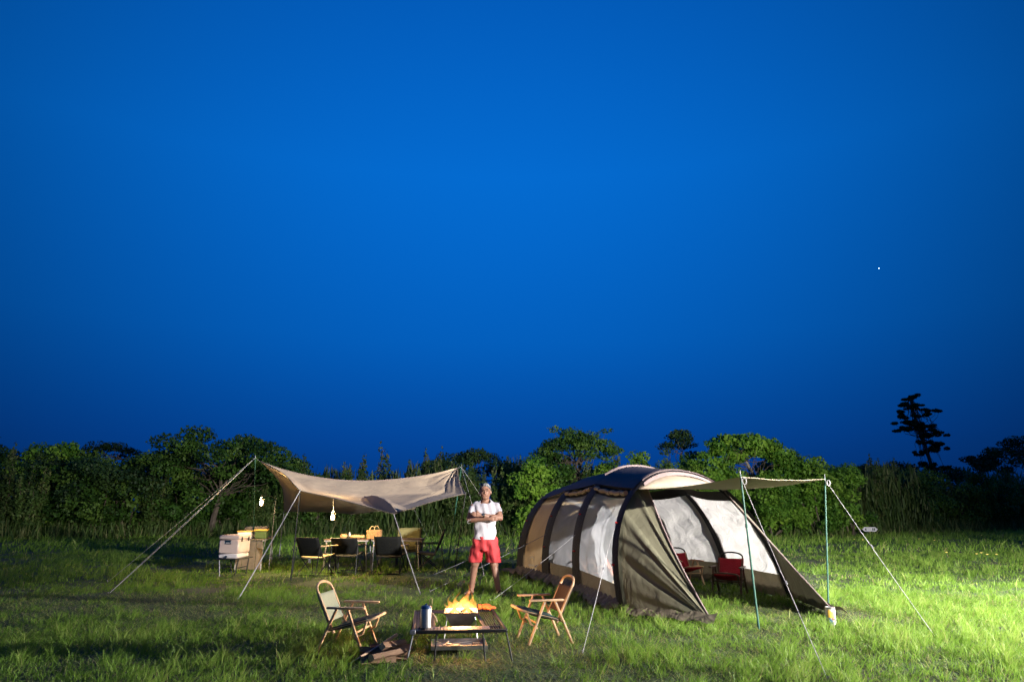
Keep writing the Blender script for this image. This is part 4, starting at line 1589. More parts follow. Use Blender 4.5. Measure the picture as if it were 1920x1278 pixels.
lantern('lit lantern hanging under the tarp above the bread', (-3.80, 14.98, 1.06), 260)
lantern('lit lantern hanging from a hooked stand above the kitchen table', (-5.44, 15.25, 1.36), 120)
rope('thin cord the dining lantern hangs from', [tarp_pt(.40, .52, front_edge) * 1.0, (-3.80, 14.98, 1.255)], 'rope_grey', .003, peg=False, sag=0)
e = thing('lantern_stand', 'thin hooked stand with a lantern beside the kitchen table', 'stand', (-5.42, 16.05, 0))
mb = MB(); mb.tube([(-.02, 0, 0), (0, 0, 1.2), (.01, 0, 1.55)], .009, 7); mb.build('upright', 'silver_pole', e)
mb = MB(); mb.tube([(.01, 0, 1.54), (.0, -.35, 1.585), (-.04, -.79, 1.585), (-.04, -.80, 1.555)], .006, 6); mb.build('hook_arm', 'dark_pole', e)

# ------------------------------------------------------------------ kitchen corner
e = thing('cooler_stand', 'low black folding stand under the pink-white cooler', 'stand', (-5.66, 14.58, 0))
for k in range(4):
    mb = MB(); mb.box((0, -.27 + .18 * k, .325), (.50, .165, .018), bev=.003); mb.build('slat', 'black_metal', e)
for sx_ in (-1, 1):
    for sy_ in (-1, 1):
        mb = MB(); mb.tube([(sx_ * .19, sy_ * .28, .315), (sx_ * .15, sy_ * .30, 0)], .013, 7); mb.build('leg', 'silver_pole' if sy_ < 0 and sx_ < 0 else 'black_metal', e)
    mb = MB(); mb.tube([(sx_ * .17, -.29, .15), (sx_ * .17, .29, .15)], .008, 6); mb.build('stretcher', 'black_metal', e)
e = thing('cooler_box', 'pinkish white hard cooler with dark plate on its end', 'cooler', (-5.68, 14.58, .336))
mb = MB()
mb.box((0, 0, .045), (.385, .60, .088), bev=.018); mb.build('lower_band', 'cooler_white', e)
mb = MB(); mb.box((0, 0, .225), (.40, .62, .27), bev=.022); mb.build('body', 'cooler_body', e)
mb = MB(); mb.box((0, 0, .405), (.415, .635, .085), bev=.020); ld = mb.build('lid', 'cooler_body', e)
for y_ in (-.18, .18):
    mb = MB(); mb.box((.212, y_, .365), (.014, .045, .09), bev=.004); mb.build('latch', 'black_metal', e)
mb = MB(); mb.box((-.02, -.313, .315), (.135, .008, .080), bev=.003); pl = mb.build('name_plate', 'dark_plate', e)
mb = MB(); mb.box((-.02, -.3165, .300), (.085, .004, .012)); mb.box((-.085, -.3165, .315), (.006, .004, .055)); mb.box((.042, -.3165, .315), (.006, .004, .055)); mb.build('plate_mark', 'label_white', pl)
mb = MB(); mb.tube([(-.03, -.29, .035), (-.03, -.335, .035)], .020, 10); mb.tube([(-.03, -.335, .04), (-.03, -.345, .0)], .013, 8); mb.build('drain_tap', 'dark_plate', e)
mb = MB(); mb.tube([(-.07, -.29, .045), (-.07, -.322, .045)], .018, 10); mb.build('drain_cap', 'label_white', e)

kt = thing('kitchen_table', 'long folding kitchen table with pale side board behind the cooler', 'table', (-5.90, 16.4, 0), R(12.5))
for k in range(4):
    mb = MB(); mb.box((-.21 + .14 * k, 0, .652), (.134, 2.15, .018), bev=.003); mb.build('slat', 'canvas_board', kt)
for sx_ in (-1, 1):
    mb = MB(); mb.box((sx_ * .265, 0, .630), (.02, 2.1, .026), bev=.003); mb.build('rail', 'silver_pole', kt)
    for sy_ in (-1, 1):
        mb = MB(); mb.tube([(sx_ * .25, sy_ * .92, .64), (sx_ * .265, sy_ * 1.02, 0)], .013, 8); mb.build('leg', 'silver_pole', kt)
mb = MB(); mb.tube([(.26, -.55, .62), (.262, -.98, .28)], .008, 6); mb.build('brace', 'silver_pole', kt)
mb = MB(); mb.tube([(.26, .55, .62), (.262, .98, .34)], .008, 6); mb.build('brace', 'silver_pole', kt)
for k in range(4):
    mb = MB(); mb.box((-.20 + .135 * k, -1.00, .335), (.128, .016, .60), bev=.003); mb.build('side_board', 'canvas_board', kt)
e = thing('storage_box', 'dark green box with yellow lid on the kitchen table', 'box', (-5.60, 15.85, .662), R(12))
mb = MB(); mb.box((0, 0, .085), (.25, .34, .165), bev=.015); mb.build('body', 'green_plastic', e)
mb = MB(); mb.box((0, 0, .185), (.275, .365, .032), bev=.008); mb.build('lid', 'yellow_lid', e)
mb = MB(); mb.box((.13, 0, .13), (.012, .10, .03), bev=.004); mb.build('handle', 'black_metal', e)
e = thing('storage_box', 'low yellow-topped box between the cooler and the green box', 'box', (-5.92, 15.75, .662), R(12))
mb = MB(); mb.box((0, 0, .075), (.28, .42, .145), bev=.012); mb.build('body', 'cooler_white', e)
mb = MB(); mb.box((0, 0, .160), (.30, .44, .024), bev=.006); mb.build('lid', 'yellow_lid', e)
e = thing('camp_stove', 'metal camp stove with open windscreen at the back of the kitchen table', 'stove', (-5.98, 16.55, .662), R(12))
mb = MB(); mb.box((0, 0, .045), (.50, .28, .085), bev=.010); mb.build('body', 'worn_steel', e)
mb = MB(); mb.box((0, .135, .17), (.50, .010, .15), bev=.003); mb.build('lid_screen', 'worn_steel', e)
for s_ in (-1, 1):
    mb = MB(); mb.box((s_ * .245, .03, .16), (.008, .20, .12), bev=.002); mb.build('side_screen', 'worn_steel', e)
    mb = MB(); mb.lathe([(.05, .088), (.055, .098), (.03, .104), (.02, .110)], (s_ * .12, -.01, 0), 14); mb.build('burner', 'black_metal', e)
mb = MB()
for k in range(7):
    mb.tube([(-.23, -.11 + .035 * k, .115), (.23, -.11 + .035 * k, .115)], .004, 5)
mb.build('grate', 'steel', e)

# ------------------------------------------------------------------ fire pit, its table and what lies on and under it
FT = V((-.53, 7.02, 0))
ft = thing('fireside_table', 'black steel table ring standing round the fire pit', 'table', FT, R(7))
hx, hy, hz = .405, .64, .235
for (a, b_) in (((-hx, -hy), (hx, -hy)), ((hx, -hy), (hx, hy)), ((hx, hy), (-hx, hy)), ((-hx, hy), (-hx, -hy))):
    mb = MB(); mb.bar((a[0], a[1], hz), (b_[0], b_[1], hz), .022, .026, bev=.003); mb.build('frame_bar', 'black_metal', ft)
for s_ in (-1, 1):
    mb = MB(); mb.bar((s_ * .225, -hy + .20, hz + .002), (s_ * .225, hy - .03, hz + .002), .030, .018, bev=.003); mb.build('frame_bar', 'black_metal', ft)
    # perforated side panel: thin strips each way
    mb = MB()
    for k in range(16):
        y_ = -hy + .05 + (2 * hy - .1) * k / 15
        mb.box((s_ * .315, y_, hz), (.16, .030 if s_ < 0 else .012, .004))
    for k in range(8):
        mb.box((s_ * .315 + (-.075 + .15 * k / 7), 0, hz + .004), (.007 if s_ > 0 else .016, 2 * hy - .06, .003))
    mb.build('mesh_panel', 'black_metal', ft)
mb = MB(); mb.bar((-.37, -hy + .19, hz + .003), (.37, -hy + .19, hz + .003), .02, .018, bev=.003); mb.build('frame_bar', 'black_metal', ft)
mb = MB(); mb.box((0, hy - .09, hz), (.42, .13, .006), bev=.002); mb.build('back_panel', 'black_metal', ft)
mb = MB()
for k in range(46):
    mb.box((-.30 + .0125 * k, -hy + .10, hz + .010), (.0065, .16, .010))
mb.build('front_grate', 'worn_steel', ft)
for (x_, y_, mt) in ((-hx, -hy, 'silver_pole'), (hx, -hy, 'black_metal'), (hx, hy, 'black_metal'), (-hx, hy, 'black_metal'), (.20, -hy, 'black_metal'), (-.20, -hy, 'black_metal')):
    sx_ = 1 if x_ > 0 else -1
    sy_ = 1 if y_ > 0 else -1
    mb = MB(); mb.tube([(x_, y_, hz - .01), (x_ + sx_ * (.05 if abs(x_) > .3 else .02), y_ + sy_ * .02, -.01)], .0075, 7)
    mb.build('leg', mt, ft)
mb = MB(); mb.box((-hx - .004, -hy - .012, hz + .004), (.05, .02, .035), bev=.004); mb.build('corner_clip', 'silver_pole', ft)

FP = V((-.50, 7.16, 0))
fp = thing('fire_pit', 'square steel fire bowl on thin legs with burning logs', 'fire pit', FP, R(4))
for k in range(4):
    M = Matrix.Rotation(k * PI / 2, 3, 'Z')
    mb = MB()
    qs = [(-.165, -.165, .305), (.165, -.165, .305), (.055, -.055, .105), (-.055, -.055, .105)]
    qi = [(-.158, -.158, .305), (.158, -.158, .305), (.050, -.050, .112), (-.050, -.050, .112)]
    mb.add([M @ V(p) for p in qs + qi], [(0, 1, 2, 3), (7, 6, 5, 4), (0, 4, 5, 1)])
    pnl = mb.build('bowl_panel', 'worn_steel', fp, smooth=False)
    mb = MB(); mb.tube([M @ V((-.135, -.135, .27)), M @ V((-.165, -.165, 0))], .006, 6); mb.build('leg', 'steel', fp)
mb = MB(); mb.box((0, 0, .115), (.10, .10, .012)); mb.build('bowl_floor', 'worn_steel', fp)
for k in range(7):
    a = k * .95
    mb = MB()
    mb.capsule((.115 * math.cos(a), .115 * math.sin(a), .235 + .016 * (k % 3)), (-.10 * math.cos(a + .5), -.10 * math.sin(a + .5), .275 + .014 * (k % 2)), .022, .018, 8)
    mb.build('burning_log', 'char' if k % 3 else 'ember', fp)

for k, (a, b_) in enumerate([((-.12, -.05, .26), (-.03, .05, .36)), ((.13, -.06, .27), (.02, .03, .35)), ((-.05, -.12, .27), (.06, -.02, .33))]):
    mb = MB(); mb.capsule(a, b_, .020, .016, 8); mb.build('burning_log', 'char', fp)

fire = thing('campfire', 'bright orange flames leaping from the steel fire bowl', 'fire', FP + V((0, 0, .285)))


def tongue(cx, cy, h, r0, lean, seed):
    rq = random.Random(seed)
    mb = MB()
    n = 14
    pts, rs_ = [], []
    for k in range(n + 1):
        q = k / n
        wig = .030 * math.sin(q * 7 + seed) * q
        pts.append((cx + lean * q ** 1.5 + wig, cy + .020 * math.sin(q * 5 + seed * 2) * q, h * 1.12 * q))
        rs_.append(max(r0 * .80 * (1 - q) ** .80 * (.62 + .9 * math.sin(PI * min(1, q * 1.1 + .22)) ** 2) * (1 + .12 * math.sin(q * 15 + seed)), .0012))
    mb.tube(pts, rs_, 10)
    return mb


for i, (cx, cy, h, r0, ln_) in enumerate([(-.10, -.02, .15, .046, -.015), (-.055, .02, .185, .048, .02), (.0, -.03, .15, .054, -.01), (.035, .02, .255, .056, .035), (.075, -.02, .20, .050, .045),
                                          (.11, .03, .145, .042, .03), (-.13, .01, .085, .036, -.02), (.13, -.03, .09, .034, .01), (.0, .06, .12, .05, .0), (-.06, -.06, .095, .044, -.01), (.06, -.07, .10, .046, .01)]):
    tongue(cx, cy, h, r0, ln_, i).build('flame', 'flame_gas', fire)
for i, (x_, z_) in enumerate([(-.09, .155), (.085, .235), (.02, .275)]):
    mb = MB(); mb.tube([(x_, 0, z_), (x_ + .006, 0, z_ + .012), (x_ + .002, 0, z_ + .03)], [.001, .006, .001], 7); mb.build('flame', 'flame_gas', fire)
lamp('fire_light', fire, (0, 0, .20), 55, (1.0, .48, .16), .09)

# kettle
e = thing('steel_kettle', 'tall steel camp pot with blue lid on the fireside table', 'kettle', (-.77, 6.52, .247))
mb = MB(); mb.lathe([(.045, 0), (.050, .004), (.050, .150), (.046, .158)], n=24); mb.build('body', 'steel', e)
mb = MB(); mb.lathe([(.048, .159), (.048, .170), (.040, .182), (.012, .188), (.012, .196), (.006, .200)], n=20); mb.build('lid', 'kettle_blue', e)
mb = MB(); mb.tube([(.030, 0, .165), (.030, 0, .235), (.042, 0, .250), (.052, 0, .235), (.050, 0, .165)], .0035, 6); mb.build('bail', 'pale_wood', e)
mb = MB(); mb.tube([(.048, .0, .125), (.085, 0, .085), (.100, 0, .045)], [.008, .009, .008], 8); mb.build('handle', 'pale_wood', e)

# leather glove: palm, cuff, four fingers and a thumb in one hide
e = thing('work_glove', 'orange leather work glove on the back corner of the fireside table', 'glove', (-.27, 7.60, .247), R(6))
mb = MB()
mb.ball((0, 0, .035), (.060, .040, .032), 14, 8)
mb.box((-.065, 0, .036), (.055, .080, .050), bev=.014)
for k in range(4):
    y_ = -.030 + .020 * k
    mb.capsule((.045, y_, .034), (.085 + .008 * (k in (1, 2)), y_ * 1.15, .024), .0125, .0105, 8)
mb.capsule((.0, -.034, .030), (.042, -.056, .020), .013, .011, 8)
mb.build('hide', 'glove_leather', e)
mb = MB(); mb.box((-.094, 0, .036), (.006, .084, .054), bev=.002); mb.build('cuff_edge', 'dark_wood', e)

# steel tray with tongs, spoon and fork under the table
e = thing('tool_tray', 'shallow steel tray with cooking tools under the fireside table', 'tray', (-.49, 6.78, .05), R(6))
mb = MB(); mb.box((0, 0, 0), (.50, .36, .006), bev=.001); mb.build('base', 'worn_steel', e)
for (c_, s_) in (((0, -.18, .016), (.50, .006, .034)), ((0, .18, .016), (.50, .006, .034)), ((-.25, 0, .016), (.006, .36, .034)), ((.25, 0, .016), (.006, .36, .034))):
    mb = MB(); mb.box(c_, s_); mb.build('rim', 'worn_steel', e)
for i, (nm, a, b_, lb) in enumerate([('fire_tongs', (-.20, .10, .02), (-.14, -.12, .02), 'V-shaped steel tongs on the left of the tool tray'), ('cooking_spoon', (-.10, -.05, .02), (.12, .06, .02), 'steel spoon lying across the tool tray'), ('cooking_fork', (.0, -.09, .02), (.19, -.02, .02), 'dark-handled fork at the right of the tool tray')]):
    t_ = thing(nm, lb, 'tool', (-.49, 6.78, .056), R(6))
    mb = MB()
    mb.tube([a, b_], .005, 6)
    if i == 0:
        mb.tube([b_, (-.09, .10, .02)], .005, 6)
    mb.build('shaft', 'steel', t_)
    mb = MB()
    if i == 1:
        mb.ball(a, (.035, .022, .008), 12, 6); mb.build('bowl', 'steel', t_)
    elif i == 2:
        mb.tube([V(b_).lerp(V(a), .35), b_], .010, 8); mb.build('grip', 'dark_wood', t_)
        mb = MB()
        for k in (-1, 0, 1):
            mb.tube([a, V(a) + V((-.05, .012 * k - .01, 0))], .003, 5)
        mb.build('tines', 'steel', t_)
    else:
        mb.tube([V(b_) + V((-.005, -.008, 0)), V(b_) + V((.012, -.008, 0))], .009, 8); mb.build('spring', 'steel', t_)

# firewood: split logs
rs = random.Random(12)
LOGS = [(-1.12, 6.19, .030, 30), (-1.02, 6.30, .032, 12), (-1.15, 6.37, .030, 41), (-1.05, 6.48, .032, 22), (-1.17, 6.58, .030, 8), (-1.06, 6.68, .030, 33),
        (-1.05, 6.24, .080, 48), (-1.13, 6.36, .082, 5), (-.99, 6.43, .084, 36), (-1.12, 6.54, .080, 24), (-1.03, 6.38, .130, 62)]
NM = ['front bottom', 'second bottom', 'third bottom', 'fourth bottom', 'fifth bottom', 'rear bottom', 'front upper', 'second upper', 'third upper', 'rear upper', 'topmost']
for i, (x_, y_, z_, dg_) in enumerate(LOGS):
    L = rs.uniform(.24, .36)
    a = R(dg_)
    e = thing('split_log', f'{NM[i]} split log of the firewood heap beside the left chair', 'firewood', (x_, y_, z_), a, 'split firewood beside the left chair')
    e.rotation_euler = (rs.uniform(-.5, .5), rs.uniform(-.06, .06), a)
    m_ = rs.choice([3, 4, 4, 5])
    pr = [(.046 * rs.uniform(.7, 1.05) * math.cos(2 * PI * k / m_ + i), .034 * rs.uniform(.8, 1.1) * math.sin(2 * PI * k / m_ + i)) for k in range(m_)]
    mb = MB()
    vs_, fs_ = [], []
    for s_ in range(4):
        q = -L / 2 + L * s_ / 3
        vs_ += [V((q + rs.uniform(-.006, .006), py_ + rs.uniform(-.005, .005), pz_ + rs.uniform(-.005, .005))) for (py_, pz_) in pr]
    for s_ in range(3):
        fs_ += [(s_ * m_ + k, s_ * m_ + (k + 1) % m_, (s_ + 1) * m_ + (k + 1) % m_, (s_ + 1) * m_ + k) for k in range(m_)]
    mb.add(vs_, fs_)
    mb.build('split_side', 'firewood', e, smooth=False)
    for s_ in (0, 3):
        mb = MB(); mb.add(vs_[s_ * m_:(s_ + 1) * m_], [tuple(range(m_))]); mb.build('cut_end', 'wood_end', e, smooth=False)

e = thing('fire_poker', 'long steel fire poker with wooden handle leaning on the firewood', 'poker', (-1.36, 6.10, 0))
A_, B_ = V((-1.38, 6.06, .015)), V((-1.02, 6.50, .19))
mb = MB(); mb.tube([A_, A_.lerp(B_, .74)], [.003, .007], 7); mb.build('rod', 'steel', e, world=True)
mb = MB(); mb.tube([A_.lerp(B_, .30), A_.lerp(B_, .46)], .011, 8); mb.build('collar', 'pale_wood', e, world=True)
mb = MB(); mb.tube([A_.lerp(B_, .72), A_.lerp(B_, .86), B_], [.011, .014, .016], 8); mb.build('handle', 'pale_wood', e, world=True)

# printed tin by the outer awning pole
e = thing('printed_tin', 'tall printed tin standing in the grass by the outer awning pole', 'tin', (3.62, 8.28, 0))
mb = MB(); mb.lathe([(.050, 0), (.053, .006), (.053, .185), (.050, .190)], n=24); mb.build('body', 'can_tin', e)
mb = MB(); mb.lathe([(.055, .176), (.055, .196), (.048, .196), (.048, .186)], n=24); mb.build('rim', 'worn_steel', e)


def wrap(a0, a1, z0, z1, mat, nm):
    mb = MB(); mb.grid(lambda u, v: V((.0545 * math.cos(R(a0 + (a1 - a0) * u)), .0545 * math.sin(R(a0 + (a1 - a0) * u)), z0 + (z1 - z0) * v + .012 * math.sin(u * 7) * v)), 10, 3)
    mb.build(nm, mat, e)


wrap(215, 290, .085, .160, 'can_yellow', 'printed_patch'); wrap(225, 262, .02, .075, 'can_blue', 'printed_patch'); wrap(262, 300, .06, .085, 'can_rust', 'printed_patch')

# arrow board at the foot of the hedge
e = thing('arrow_board', 'small white double-pointed board at the foot of the right hedge', 'sign', (18.3, 36.2, 0), R(-8))
mb = MB()
pf = [(-.37, 0), (-.27, .11), (.27, .11), (.37, 0), (.27, -.11), (-.27, -.11)]
mb.add([(x_, -.012, .36 + z_) for x_, z_ in pf] + [(x_, .012, .36 + z_) for x_, z_ in pf], [tuple(range(6)), tuple(range(11, 5, -1))] + [(k, (k + 1) % 6, 6 + (k + 1) % 6, 6 + k) for k in range(6)])
bd = mb.build('board', 'label_white', e, smooth=False)
mb = MB(); mb.box((-.20, -.016, .355), (.055, .004, .10)); mb.box((.14, -.016, .36), (.05, .004, .12)); mb.box((.215, -.016, .36), (.04, .004, .12)); mb.build('board_mark', 'dark_plate', bd)
mb = MB(); mb.tube([(0, .03, 0), (0, .03, .42)], .018, 7); mb.build('post', 'pale_wood', e)

# dandelions in the far right grass
rs = random.Random(77)
FLW = [(1727, 1040), (1780, 1043), (1788, 1041), (1798, 1044), (1815, 1044), (1884, 1050), (1890, 1051), (1897, 1051), (1905, 1050), (1567, 1014), (1582, 1015), (1682, 1013), (1709, 1016), (1761, 1003), (1794, 1006)]
for i, (px_, py_) in enumerate(sorted(FLW)):
    d = 1600.0 / (py_ - 958 + 1e-3)
    x_, y_ = (px_ - 960) / 1280 * d, d * .985
    e = thing('dandelion', f'{ORD[i]} tiny dandelion from the left in the far right grass', 'flower', (x_, y_, .0), 0, 'dandelions in the right field')
    mb = MB(); mb.tube([(0, 0, 0), (.01, 0, .17)], .004, 5); mb.build('stem', 'green_pole', e)
    mb = MB(); mb.lathe([(.006, .165), (.032, .178), (.028, .19), (.008, .196)], (.01, 0, 0), 9); mb.build('bloom', 'flower_yellow', e)

# evening star
e = thing('evening_star', 'single bright star low in the right-hand sky', 'star', (0, 0, 0))
mb = MB(); mb.ball((0, 0, 0), .62, 8, 6)
e.location = (cam.location + cam.rotation_euler.to_matrix() @ V(((1648 - 960) / 1280, (639 - 503) / 1280, -1)) * 900)
mb.build('disc', 'star_glow', e)


# ------------------------------------------------------------------ the man
def blob(mb, voxel, it=3, fac=.6):
    """fuse overlapping volumes into one continuous skin."""
    me_ = mb.mesh('blob')
    ob_ = bpy.data.objects.new('blob', me_)
    C.objects.link(ob_)
    md = ob_.modifiers.new('fuse', 'REMESH')
    md.mode = 'VOXEL'
    md.voxel_size = voxel
    sm = ob_.modifiers.new('soften', 'SMOOTH')
    sm.iterations = it
    sm.factor = fac
    dg = bpy.context.evaluated_depsgraph_get()
    res = bpy.data.meshes.new_from_object(ob_.evaluated_get(dg))
    bpy.data.objects.remove(ob_)
    return res


def cut(me_, planes):
    bm = bmesh.new()
    bm.from_mesh(me_)
    for co_, no_ in planes:
        bmesh.ops.bisect_plane(bm, geom=bm.verts[:] + bm.edges[:] + bm.faces[:], plane_co=co_, plane_no=no_, clear_outer=True)
    bm.to_mesh(me_)
    bm.free()
    return me_


def part(name, me_, mat, parent, thick=0.0):
    me_.materials.clear()
    me_.materials.append(MATS[mat])
    me_.polygons.foreach_set('use_smooth', [True] * len(me_.polygons))
    ob_ = bpy.data.objects.new(name, me_)
    C.objects.link(ob_)
    ob_.parent = parent
    if thick:
        s_ = ob_.modifiers.new('thickness', 'SOLIDIFY')
        s_.thickness = thick
        s_.offset = 1
    return ob_


def loft(mb, rings, n=20):
    """closed body through elliptical rings (cx, cy, z, rx, ry)."""
    vs_, fs_ = [], []
    for (cx, cy, z, rx, ry) in rings:
        for k in range(n):
            th = 2 * PI * k / n
            c_, s_ = math.cos(th), math.sin(th)
            vs_.append((cx + rx * math.copysign(abs(c_) ** .85, c_), cy + ry * math.copysign(abs(s_) ** .85, s_), z))
    for i in range(len(rings) - 1):
        for k in range(n):
            fs_.append((i * n + k, i * n + (k + 1) % n, (i + 1) * n + (k + 1) % n, (i + 1) * n + k))
    fs_.append(tuple(range(n))[::-1])
    fs_.append(tuple((len(rings) - 1) * n + k for k in range(n)))
    mb.add(vs_, fs_)


man = thing('person', 'person in white T-shirt and red shorts standing with arms crossed behind the fire', 'person', (-.425, 11.14, 0))
# joints (screen-left limb first)
SH = [V((-.190, .0, 1.318)), V((.190, .0, 1.318))]
EL = [V((-.245, -.085, 1.125)), V((.245, -.085, 1.150))]
WR = [V((.075, -.215, 1.135)), V((-.065, -.225, 1.195))]
HIP = [V((-.085, 0, .83)), V((.085, 0, .83))]
KN = [V((-.150, .02, .455)), V((.150, -.055, .455))]
AN = [V((-.205, .10, .085)), V((.215, -.09, .085))]
HC = V((.0, -.015, 1.552))
HS = 1.14  # head breadth

mb = MB()
# head: skull, face, jaw, nose, brow, ears
mb.ball(HC + V((0, .012, .022)), (.086, .098, .104), 18, 12)
mb.ball(HC + V((0, -.022, -.030)), (.078, .078, .094), 18, 12)
mb.ball(HC + V((0, -.045, -.092)), (.052, .042, .036), 14, 8)
mb.capsule(HC + V((0, -.092, .012)), HC + V((0, -.106, -.024)), .010, .015, 10)
mb.ball(HC + V((-.012, -.096, -.028)), .010, 8, 6); mb.ball(HC + V((.012, -.096, -.028)), .010, 8, 6)
for s_ in (-1, 1):
    mb.capsule(HC + V((s_ * .012, -.086, .030)), HC + V((s_ * .050, -.072, .030)), .012, .010, 8)
    mb.ball(HC + V((s_ * .038, -.066, -.022)), (.024, .022, .020), 10, 6)
    mb.ball(HC + V((s_ * .090, .006, -.012)), (.010, .021, .034), 10, 8)
mb.capsule(HC + V((-.018, -.090, -.056)), HC + V((.018, -.090, -.056)), .009, .009, 8)
# neck and torso
mb.capsule(HC + V((0, .020, -.06)), (0, .018, 1.38), .062, .068, 16)
loft(mb, [(0, .01, .80, .150, .105), (0, .01, .90, .155, .105), (0, .0, 1.00, .150, .105), (0, .0, 1.12, .158, .108), (0, .0, 1.24, .172, .112), (0, .005, 1.33, .165, .095), (0, .01, 1.385, .10, .07)])
for i, s_ in enumerate((-1, 1)):
    # arm
    mb.capsule(SH[i], EL[i], .056, .044)
    mb.capsule(SH[i].lerp(EL[i], .35) + V((s_ * .006, 0, 0)), SH[i].lerp(EL[i], .6), .052, .048)
    mb.capsule(EL[i], WR[i], .043, .028)
    mb.capsule(EL[i].lerp(WR[i], .12), EL[i].lerp(WR[i], .38), .047, .041)
    # hand: palm continues the forearm and tucks against the other upper arm, fingers bent round it
    d = (WR[i] - EL[i]).normalized()
    n_ = V((0, 0, 1)) if i == 0 else V((0, 0, -1))
    up_ = V((0, 0, 1)) - d * d.z
    up_.normalize()
    pc = WR[i] + d * .055 + V((0, .012, 0))
    mb.capsule(WR[i], pc + up_ * .014, .026, .024); mb.capsule(WR[i], pc - up_ * .018, .026, .022)
    fd = (d + V((0, .55, 0))).normalized()
    for k, L in enumerate((.066, .076, .072, .056)):
        r0_ = pc + d * .018 + up_ * (.028 - .0195 * k)
        m1 = r0_ + d * L * .42 + V((0, .006, 0))
        m2 = m1 + fd * L * .34
        m3 = m2 + (fd + V((0, .5, 0))).normalized() * L * .24
        mb.capsule(r0_, m1, .0088, .0083, 8); mb.capsule(m1, m2, .0083, .0078, 8); mb.capsule(m2, m3, .0078, .0068, 8)
    t0 = WR[i] + d * .018 + up_ * .024
    t1_ = t0 + d * .030 + up_ * .026
    mb.capsule(t0, t1_, .0115, .0100, 8); mb.capsule(t1_, t1_ + d * .028 + up_ * .006, .0098, .0085, 8)
    # leg
    mb.capsule(HIP[i], KN[i], .092, .066)
    mb.capsule(KN[i], AN[i], .058, .040)
    mb.capsule(KN[i].lerp(AN[i], .16) + V((s_ * .004, .020, 0)), KN[i].lerp(AN[i], .48) + V((0, .012, 0)), .058, .048)
    mb.ball(KN[i] + V((0, -.018, 0)), (.046, .042, .05), 12, 8)
    toe = AN[i] + V((s_ * .055, -.165, -.052))
    heel = AN[i] + V((-s_ * .008, .040, -.045))
    mb.capsule(heel, AN[i] + V((s_ * .02, -.06, -.038)), .034, .036); mb.capsule(AN[i] + V((s_ * .02, -.06, -.042)), toe, .034, .026)
    for k in range(5):
        side = V((.985, s_ * .10, 0)) * ((k - 2) * .0165 * -s_)
        mb.capsule(toe + side + V((0, .012, .004)), toe + side + V((s_ * .006, -.030 + .004 * abs(k - (0 if True else 2)), -.006)), .0125 if k == 0 else .0105, .010 if k == 0 else .008, 8)
body = blob(mb, .0065, 3, .5)
part('body', body, 'skin', man)

# T-shirt: torso and short sleeves over the body, clean hems
mb = MB()
loft(mb, [(0, .0, .70, .178, .130), (0, .0, .84, .176, .128), (0, .0, .95, .170, .124), (0, .0, 1.05, .170, .124), (0, .0, 1.16, .178, .126), (0, .0, 1.26, .190, .126), (0, .005, 1.34, .186, .108), (0, .010, 1.385, .140, .085), (0, .014, 1.42, .085, .074), (0, .014, 1.46, .072, .070)])
for i, s_ in enumerate((-1, 1)):
    mb.capsule(SH[i] + V((-s_ * .02, 0, .0)), SH[i].lerp(EL[i], .95), .062, .068)
    mb.capsule(V((s_ * .06, .01, 1.375)), SH[i] + V((-s_ * .01, 0, .006)), .046, .056)
rs = random.Random(3)
shirt = blob(mb, .009, 3, .5)
planes = [(V((0, 0, .825)), V((0, 0, -1))), (V((0, -.055, 1.400)), V((0, -.50, .86)))]
cut(shirt, planes[:1])
bm = bmesh.new(); bm.from_mesh(shirt)
kill = []
for i, s_ in enumerate((-1, 1)):      # sleeve ends
    ax = (EL[i] - SH[i]).normalized()
    c0 = SH[i].lerp(EL[i], .60)
    bmesh.ops.bisect_plane(bm, geom=bm.verts[:] + bm.edges[:] + bm.faces[:], plane_co=c0, plane_no=ax)
    kill += [f for f in bm.faces if (f.calc_center_median() - c0).dot(ax) > 0 and f.calc_center_median().x * s_ > .158 and f.calc_center_median().z > 1.02]
nk = V((0, .012, 1.412))              # crew neck, lower in front
no_ = V((0, -.42, .90)).normalized()
bmesh.ops.bisect_plane(bm, geom=bm.verts[:] + bm.edges[:] + bm.faces[:], plane_co=nk, plane_no=no_)
kill += [f for f in bm.faces if (f.calc_center_median() - nk).dot(no_) > 0 and abs(f.calc_center_median().x) < .080]
bmesh.ops.delete(bm, geom=list(set(kill)), context='FACES')
for v_ in bm.verts:                    # soft cloth folds pulled toward the arms
    p = v_.co
    v_.co += v_.normal * (.007 * math.sin(p.x * 55 + p.z * 16) * (1 if p.z > 1.15 else .4) + .008 * math.sin(p.z * 34 - p.x * 38 + 2 * math.sin(p.x * 14)) * (1 if p.z < 1.12 else .3))
bm.to_mesh(shirt); bm.free()
part('t_shirt', shirt, 'shirt_white', man, .004)

mb = MB()
loft(mb, [(0, .005, .66, .178, .125), (0, .005, .74, .180, .128), (0, .005, .82, .174, .124), (0, .005, .875, .162, .116)])
for i, s_ in enumerate((-1, 1)):
    a, b_ = HIP[i] + V((s_ * .006, 0, -.04)), HIP[i].lerp(KN[i], .98) + V((s_ * .004, 0, 0))
    mb.capsule(a, b_, .108, .108)
shorts = blob(mb, .009, 3, .5)
bm = bmesh.new(); bm.from_mesh(shorts)
for v_ in bm.verts:
    p = v_.co
    v_.co += v_.normal * (.008 * math.sin(p.x * 52 + p.z * 12) + .006 * math.sin(p.z * 40 + p.x * 30))
bm.to_mesh(shorts); bm.free()
cut(shorts, [(V((0, 0, .485)), V((0, 0, -1))), (V((0, 0, .866)), V((0, 0, 1)))])
so = part('shorts', shorts, 'shorts_red', man, .004)

